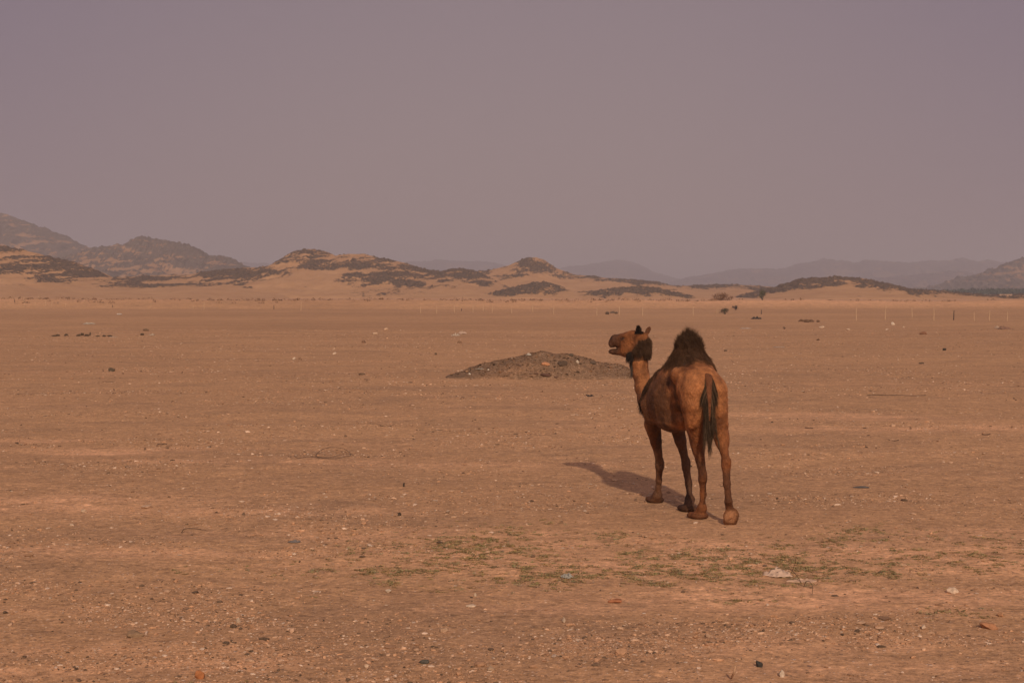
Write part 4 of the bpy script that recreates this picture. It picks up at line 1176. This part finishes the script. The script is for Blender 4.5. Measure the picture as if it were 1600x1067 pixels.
# small folds and muscle relief on the skin
def vnormals(V, Q):
    a_ = np.cross(V[Q[:, 2]] - V[Q[:, 0]], V[Q[:, 3]] - V[Q[:, 1]])
    N_ = np.zeros_like(V)
    for k in range(4):
        for i in range(3): N_[:, i] += np.bincount(Q[:, k], a_[:, i], len(V))
    return N_ / (np.linalg.norm(N_, axis=1)[:, None] + 1e-12)
NV = vnormals(V, Q)
if ((V - V.mean(0)) * NV).sum() < 0: Q = Q[:, ::-1]; NV = -NV
loc = (V - B0) @ FR.T                    # f, s, z of each vertex
fold = 1 - np.abs(fbm(V[:, 0] * 11, V[:, 1] * 11, V[:, 2] * 5, 3, 61)) * 3.2
relief = .009 * fbm(V[:, 0] * 8, V[:, 1] * 8, V[:, 2] * 6, 3, 3) - .004 * np.clip(fold, 0, 1) * sstep(.9, 1.1, loc[:, 2]) * (loc[:, 0] < 1.2) + .0025 * fbm(V[:, 0] * 38, V[:, 1] * 38, V[:, 2] * 30, 2, 4)
# rib-like folds on the flank
V = V + NV * relief[:, None]

# ---- coat colours (hair colour, plus some painted shade and highlights)
f_, s_, z_ = loc[:, 0], loc[:, 1], loc[:, 2]
hl = (V - H0) @ HF.T
tan = np.array([.225, .082, .032]); lt = np.array([.34, .140, .060]); brown = np.array([.130, .050, .022]); dark = np.array([.042, .023, .014])
rust = np.array([.26, .098, .044])
def mixc(c, to, m): return c * (1 - m[:, None]) + to * m[:, None]
nz = fbm(V[:, 0] * 5, V[:, 1] * 5, V[:, 2] * 5, 4, 6); nf = fbm(V[:, 0] * 22, V[:, 1] * 22, V[:, 2] * 16, 3, 7)
c = np.tile(tan, (len(V), 1))
c = mixc(c, brown, np.clip(sstep(-.15, .45, nz) * .6, 0, 1))
c = mixc(c, lt * 1.05, sstep(.04, .40, nf + .4 * fbm(V[:, 0] * 12, V[:, 1] * 12, V[:, 2] * 7, 3, 66)) * .5)
# lighter rump and neck
c = mixc(c, lt, sstep(.38, .0, f_) * sstep(1.0, 1.3, z_) * .5)
for q_ in (-1, 1): c = mixc(c, lt * 1.15, np.exp(-(((f_ - .33) / .06) ** 2 + ((s_ - q_ * .19) / .05) ** 2 + ((z_ - 1.58) / .07) ** 2)) * .8)  # highlight on each hip bone, painted into the coat
neckm = sstep(1.25, 1.36, f_) * sstep(1.12, 1.3, z_) * (1 - sstep(1.72, 1.80, z_))
c = mixc(c, lt, neckm * .55)
# flank greyish brown, deepened with painted shade
fl = sstep(.45, .6, f_) * (1 - sstep(1.05, 1.2, f_)) * (1 - sstep(1.45, 1.6, z_))
c = mixc(c, np.array([.135, .062, .033]), fl * .75)
# dark shaggy hump, running down over the shoulder
edge = 1.605 + .09 * nz + .07 * nf - .46 * sstep(.74, 1.28, f_) + .06 * sstep(.35, .2, f_)
hm = sstep(-.06, .05, z_ - edge) * sstep(.22, .36, f_) * (1 - sstep(1.30, 1.42, f_))
c = mixc(c, dark, hm * .95)
sh = sstep(.13, .0, np.abs(f_ - (1.22 - .35 * (z_ - 1.25)) + .04 * nf)) * sstep(1.02, 1.15, z_) * (1 - sstep(1.5, 1.6, z_)) * (s_ < .2)
c = mixc(c, dark, sh * .8)
crease_shade = np.exp(-(((f_ - .40 - .05 * (1.45 - z_)) / .030) ** 2)) * (s_ > .02) * sstep(1.02, 1.12, z_) * (1 - sstep(1.42, 1.50, z_))  # shade in the fold between flank and thigh, painted as a dark line
c = mixc(c, dark * 1.3, crease_shade * .75)
c = mixc(c, np.array([.095, .042, .022]), sstep(.42, .50, f_) * (1 - sstep(.70, 1.05, f_)) * (1 - sstep(1.18, 1.46, z_ + .04 * nz)) * sstep(.95, 1.05, z_) * .6)  # lower flank ahead of the thigh painted darker, as if shaded
c = mixc(c, np.array([.36, .17, .085]), fl * np.exp(-((z_ - .99 - .02 * nz) / .016) ** 2) * (s_ > .0) * .7)  # painted highlight along the belly edge
# dark spot before the hip
c = mixc(c, dark, np.exp(-(((f_ - .50) / .05) ** 2 + ((z_ - 1.44) / .035) ** 2)) * (s_ > 0) * .8)
# legs
lg = 1 - sstep(.72, .98, z_)
hind = (f_ < .5)
c = mixc(c, np.array([.185, .062, .023]), lg * .8)
c = mixc(c, brown * .8, lg * sstep(.0, .6, nz + .3 * nf) * .7)
fr_ = (f_ > .6) & (z_ < 1.0)
c = mixc(c, np.array([.105, .052, .032]), fr_ * (s_ < .02) * sstep(1.0, .8, z_) * .75)
c = mixc(c, brown * .8, fr_ * sstep(.6, .8, z_) * .6)
c = mixc(c, brown * .7, (z_ < .06) * (f_ > -.05) * .6)
sole = (np.linalg.norm(V - sc, axis=1) < .13) & ((V - sc) @ SN > .004)
rh = hind & (s_ < -.05) & (z_ < .62)
c = mixc(c, brown * .62, rh * sstep(.62, .50, z_) * (z_ > .17) * (1 - sole) * .85)
c = mixc(c, np.array([.245, .115, .062]) * 1.0, sole * np.clip(.95 + nf * .8, .3, 1))
c = mixc(c, brown * .9, sole * sstep(.05, .35, fbm(V[:, 0] * 34, V[:, 1] * 34, V[:, 2] * 34, 3, 17)) * .65)
ring = sole * sstep(.058, .080, np.hypot((V - sc) @ sr, (V - sc) @ su))
c = mixc(c, brown * .8, ring * .85)
# darker brown along the midline between the thighs
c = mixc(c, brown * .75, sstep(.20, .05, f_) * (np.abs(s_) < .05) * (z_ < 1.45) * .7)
# head
ha, hb, hc = hl[:, 0], hl[:, 1], hl[:, 2]
head = (ha > -.14) & (hc > -.28) & (ha < .6) & (np.abs(hb) < .25) & (V[:, 2] > 1.62)
c = mixc(c, np.array([.20, .070, .024]), head * .8)
c = mixc(c, np.array([.075, .033, .020]), head * sstep(.22, .34, ha) * .9)
earr = (np.linalg.norm(V - earR[0], axis=1) < .07) & (hc > .04)
c = mixc(c, np.array([.10, .038, .018]), earr * .85)
c = mixc(c, dark * .6, head * np.exp(-(((ha - .225) / .045) ** 2 + ((hc + .022) / .026) ** 2)) * .95)
c = mixc(c, dark * .8, head * np.exp(-(((ha - .405) / .030) ** 2 + ((hc + .015) / .012) ** 2)) * (np.abs(hb) > .02) * .9)
c = mixc(c, dark, head * (ha > .33) * np.exp(-((hc + .132) / .012) ** 2) * .9)
c = mixc(c, dark * 1.2, head * sstep(-.16, -.20, hc) * sstep(.34, .1, ha) * .6)
c = mixc(c, np.array([.28, .105, .040]), head * np.exp(-(((ha - .13) / .06) ** 2 + ((hc + .08) / .06) ** 2)) * .6)
c = mixc(c, dark, head * np.exp(-(((ha - .26) / .016) ** 2 + ((hc + .085) / .05) ** 2)) * .45)
earl = (np.linalg.norm(V - earL[0], axis=1) < .075) & (hc > .03)
c = mixc(c, dark * .35, earl * .97)
poll = head & (ha < .16)
c = mixc(c, dark, poll * sstep(.10, -.02, ha + .5 * (hc + .12) + .05 * nf) * sstep(-.02, -.09, hc + .05 * nf) * sstep(1.68, 1.74, V[:, 2] + .04 * nf) * .85)
c = c * (1 + .26 * nf[:, None])
k_ = 1.16 * (1 - .12 * lg * (1 - sole)) * (1 - .16 * np.clip(fl, 0, 1) * (hm < .5)) * (1 - .15 * head)
c = c * k_[:, None] * np.array([1.0, .95, .82])
c = mixc(c, c * np.array([.50, .46, .44]), sstep(.0, .50, fbm(V[:, 0] * 7, V[:, 1] * 7, V[:, 2] * 4, 4, 91)))

camel = empty('camel', (2.0, 15.4, 0), 'brown one-humped camel walking away with its head turned left, right hind foot lifted', 'camel')
org = np.array([2.0, 15.4, 0])
Nn = NT('camel_coat')
cc = Nn.attr('col', 'Color')
n1 = Nn.noise(Nn.ocoord((1, 1, .45)), 90, 4, .7); n2 = Nn.noise(Nn.ocoord(), 14, 5, .65)
cc = Nn.mix(1.0, cc, Nn.ramp(n1, [(.25, .62), (.75, 1.35)]), 'MULTIPLY')
cc = Nn.mix(1.0, cc, Nn.ramp(n2, [(.3, .78), (.7, 1.22)]), 'MULTIPLY')
Nn.col(cc); Nn.b.inputs['Roughness'].default_value = .60; Nn.b.inputs['Specular IOR Level'].default_value = .20
Nn.b.inputs['Sheen Weight'].default_value = 0.0
n3 = Nn.noise(Nn.ocoord((1, 1, .6)), 32, 5, .7, .8)
Nn.bump(Nn.math('ADD', Nn.math('ADD', n1, Nn.math('MULTIPLY', n3, 2.0)), Nn.math('MULTIPLY', n2, 3.0)), .9, .010)
M_coat = Nn.m
body = mesh_obj('body', V - org, Q, M_coat, attrs={'col': c}); body.parent = camel

# ---- hair
M_hair = vcol_material('camel_hair', nscale=30, namp=.2, rough=.8, spec=.08)
def strands(roots, dirs, length, width, grav, r, nseg=5, wav=.0, cols=None, clump=None):
    """tapered three-sided strands"""
    n = len(roots); P_ = [roots.copy()]; d = dirs / np.linalg.norm(dirs, axis=1)[:, None]
    step = (length / nseg)[:, None]
    ph = r.uniform(0, 6.28, n); ax = r.normal(size=(n, 3)); ax /= np.linalg.norm(ax, axis=1)[:, None]
    p = roots.copy()
    for k in range(nseg):
        d = d + np.array([0, 0, -1.0]) * grav / nseg + ax * (np.sin(ph + k * 1.7) * wav)[:, None]
        d = d / np.linalg.norm(d, axis=1)[:, None]
        p = p + d * step; P_.append(p.copy())
    P_ = np.stack(P_, 1)                          # n, nseg+1, 3
    tn = np.gradient(P_, axis=1); tn /= np.linalg.norm(tn, axis=2)[..., None] + 1e-9
    sA = np.cross(tn, ax[:, None, :]); sA /= np.linalg.norm(sA, axis=2)[..., None] + 1e-9
    sB = np.cross(tn, sA)
    tt = np.linspace(0, 1, nseg + 1); wd = (width[:, None] * (1 - tt ** 1.6 * .92)[None, :])[..., None]
    ring = [P_ + wd * (math.cos(a_) * sA + math.sin(a_) * sB) for a_ in (0, 2.094, 4.189)]
    Vv = np.stack(ring, 2).reshape(-1, 3)          # n, nseg+1, 3sides
    base = (np.arange(n) * (nseg + 1) * 3)[:, None, None]
    k = np.arange(nseg)[None, :, None] * 3; j = np.arange(3)[None, None, :]
    a0 = base + k + j; a1 = base + k + (j + 1) % 3
    Ff = np.stack([a0, a1, a1 + 3, a0 + 3], -1).reshape(-1, 4)
    Cc = np.repeat(cols, (nseg + 1) * 3, 0)
    return Vv, Ff, Cc

def hair(name, mask, n, dirf, lmin, lmax, w, grav, col, parent, wav=.1, seed=0, lenf=None, nseg=5, inset=.004, clump=.5):
    r = np.random.default_rng(seed)
    ids = np.nonzero(mask)[0]
    pick = r.choice(ids, n)
    rt = V[pick] + r.normal(size=(n, 3)) * .004 - NV[pick] * inset
    dr = dirf(V[pick], NV[pick]) + r.normal(size=(n, 3)) * .16
    for i_ in range(3): dr[:, i_] += clump * fbm(rt[:, 0] * 26 + 7 * i_, rt[:, 1] * 26, rt[:, 2] * 14, 2, 30 + i_)
    ln = r.uniform(lmin, lmax, n)
    if lenf is not None: ln = ln * lenf(V[pick])
    wdt = w * r.uniform(.6, 1.3, n)
    col = (c[pick] if col is None else np.array(col) * (1 + .5 * np.clip(fbm(rt[:, 0] * 9, rt[:, 1] * 9, rt[:, 2] * 9, 2, 3), -.6, 1))[:, None]) * r.uniform(.7, 1.35, (n, 1))
    v, f, c_ = strands(rt, dr, ln, wdt, grav, r, nseg, wav, col)
    o = mesh_obj(name, v - org, f, M_hair, attrs={'col': c_}); o.parent = parent
    return o
zz = V[:, 2]
# hump: shaggy coat, long upright tuft at the top
hair('hump_hair', hm > .4, 36000, lambda p, q: q * .42 + np.array([0, 0, -.65]) + hv * -.25, .025, .065, .0012, .6, (.080, .038, .020), body, seed=1, nseg=3)
tuft = (hm > .5) & (zz > 1.80)
hair('hump_tuft', tuft, 6500, lambda p, q: q * .28 + np.array([0, 0, .95]) , .035, .095, .0013, .05, (.066, .034, .019), body, seed=2, wav=.08, clump=1.3, lenf=lambda p: (.55 + .6 * sstep(1.80, 1.97, p[:, 2])) * (.55 + .9 * np.clip(.5 + 1.6 * fbm(p[:, 0] * 30, p[:, 1] * 30, p[:, 2] * 20, 2, 44), 0, 1)))
# mane down the back of the neck and over the shoulder
sm = (sh > .35)
hair('shoulder_mane', sm, 8000, lambda p, q: q * .5 + np.array([0, 0, -.9]), .04, .10, .0013, .6, (.045, .028, .022), body, seed=3)
pm_ = head & (ha < .050 + .75 * (-.12 - hc) + .03 * nf) & (ha > -.2) & (hc < -.055 + .06 * nz + .03 * nf - .25 * (ha + .02)) & (V[:, 2] > 1.715 + .05 * nz + .04 * nf)
pm_ |= (np.linalg.norm(V - P(1008, 548, 16.42), axis=1) < .070)
hair('poll_mane', pm_, 8500, lambda p, q: q * .40 + np.array([.15, 0, -.85]) - hu * .3, .03, .080, .0013, .9, (.074, .038, .021), body, seed=4, wav=.10)
# beard under the throat
bc = Hd(.10, 0, -.21)
bm = (np.linalg.norm(V - bc, axis=1) < .10) & (hc < -.15)
hair('beard', bm, 1800, lambda p, q: q * .35 + np.array([-.10, .0, -1.0]), .03, .10, .0013, .6, (.040, .028, .022), body, seed=5)
tm = (np.abs(V[:, 2] - 1.60) < .12) & (V[:, 1] > 16.35) & (NV @ np.array([-.75, .65, 0]) > .55) & (V[:, 0] < 1.5) & (V[:, 1] < 16.62)
hair('throat_hair', tm, 1500, lambda p, q: q * .45 + np.array([0, 0, -1.0]), .03, .085, .0013, .5, (.085, .062, .050), body, seed=6)
hair('ear_hair', earl & (V[:, 2] > 1.9), 1500, lambda p, q: q * .5 + np.array([0, 0, .5]), .006, .016, .0009, .1, (.016, .012, .011), body, seed=7)
# thin fringe along the belly line and short coat fuzz
fz = (z_ > 1.0) & (hm < .3) & (f_ < 1.3)
hair('coat_fuzz', fz, 20000, lambda p, q: q * .22 + np.array([0, 0, -.8]) - hv * .5, .010, .020, 0.0010, .3, None, body, seed=8, nseg=3)

# eyes
M_eye = NT('eye'); M_eye.col((.01, .008, .007)); M_eye.b.inputs['Roughness'].default_value = .1; M_eye.b.inputs['Specular IOR Level'].default_value = .6; M_eye = M_eye.m
for s in (-1, 1):
    e_ = Hd(.205, s * .069, -.016)
    o = mesh_obj('eye', ICO2 * .0135 + e_ - org, ICO2F, M_eye); o.parent = body

# tail: tapering dock with long hair at both sides
tp = [P(1107, 588, 14.84), P(1107.5, 600, 14.76), P(1108, 620, 14.72), P(1108.5, 640, 14.72), P(1109, 658, 14.73)]
tp = np.array(tp)
tt = np.linspace(0, 1, 24); ctl = np.stack([np.interp(tt * 4, range(5), tp[:, i]) for i in range(3)], 1)
for _ in range(4): ctl[1:-1] = (ctl[:-2] + 2 * ctl[1:-1] + ctl[2:]) / 4
ctl[0] = C(.07, 0, 1.54)
v, f = tube(ctl, np.linspace(.045, .016, 24), 12)
tcol = np.tile(np.array((.15, .052, .020)), (len(v), 1)) * (1 + .3 * fbm(v[:, 0] * 30, v[:, 1] * 30, v[:, 2] * 9, 2, 8))[:, None]
tail = mesh_obj('tail', v - org, f, M_coat, attrs={'col': tcol}); tail.parent = camel
r = np.random.default_rng(77)
rt = []; dr = []; ln = []; cl = []; wd = []
n = 2600
k = (22 * r.uniform(.05, 1, n) ** 1.5).astype(int); side = np.where(r.uniform(size=n) < .5, -1, 1)
latv = np.array([1.0, 0.0, 0])
for i in range(n):
    c0 = ctl[k[i]]; rad = .040 - .024 * k[i] / 22
    edge_ = rad * r.uniform(.45, 1.05)
    rt.append(c0 + latv * side[i] * edge_ + np.array([0, -rad * r.uniform(-.2, .75), 0]))
    dr.append(np.array([side[i] * (r.uniform(.15, .55) if k[i] < 9 else r.uniform(.0, .32)), -.05 + r.normal() * .05, -1.0]))
    L_ = r.uniform(.14, .26) if k[i] < 10 else r.uniform(.12, .30)
    ln.append(min(L_, c0[2] - .86 + r.uniform(-.04, .10)) if c0[2] > 1.0 else .12)
    cl.append((np.array((.092, .056, .032)) if r.uniform() < .5 else np.array((.036, .022, .014))) * r.uniform(.6, 1.6)); wd.append(.0017 * r.uniform(.6, 1.3))
v, f, c_ = strands(np.array(rt), np.array(dr), np.array(ln), np.array(wd), .9, r, 7, .12, np.array(cl))
o = mesh_obj('tail_hair', v - org, f, M_hair, attrs={'col': c_}); o.parent = tail
# long wavy locks at the end
rt = []; dr = []; ln = []; cl = []; wd = []
for q in range(12):
    bx = -.078 + .0135 * q + r.uniform(-.004, .004); zt = r.uniform(.98, 1.12); L_ = r.uniform(.16, .36) * 1.02
    for j in range(26):
        rt.append(np.array([ctl[-1][0] + bx * .8 + r.normal() * .0032, ctl[-1][1] + r.normal() * .012, zt + r.normal() * .01]))
        dr.append(np.array([bx * 1.6 + r.normal() * .03, r.normal() * .04, -1.0])); ln.append(L_ * r.uniform(.8, 1.0))
        cl.append(np.array((.080, .048, .028)) * r.uniform(.5, 1.6)); wd.append(.0019)
rt = np.array(rt); dr = np.array(dr)
n = len(rt)
class _R:      # one shared wave per lock so that the hairs of a lock stay together
    def __init__(s): s.r = np.random.default_rng(5)
    def uniform(s, a_, b_, n_): return np.repeat(s.r.uniform(a_, b_, n_ // 26), 26)
    def normal(s, size): return np.repeat(s.r.normal(size=(size[0] // 26, 3)) * np.array([1, .4, .1]), 26, 0)
v, f, c_ = strands(rt, dr, np.array(ln), np.array(wd), .6, _R(), 9, .42, np.array(cl))
o = mesh_obj('tail_lock', v - org, f, M_hair, attrs={'col': c_}); o.parent = tail

# ------------------------------------------------------------------ haze
hv_, hf_ = box(-6100, 6100, -6100, 6100, -4.5, 135)
Hm = bpy.data.materials.new('dust_haze'); Hm.use_nodes = True
ht = Hm.node_tree; ht.nodes.clear()
ho = ht.nodes.new('ShaderNodeOutputMaterial'); hp = ht.nodes.new('ShaderNodeVolumePrincipled')
hp.inputs['Color'].default_value = (1.0, .915, .965, 1)
hp.inputs['Density'].default_value = .00042
hp.inputs['Anisotropy'].default_value = .15
ht.links.new(hp.outputs[0], ho.inputs['Volume'])
hz_ = mesh_obj('haze', hv_, hf_, Hm, smooth=False)
tag(hz_, 'dusty air over the plain and the hills', 'haze', kind='stuff')
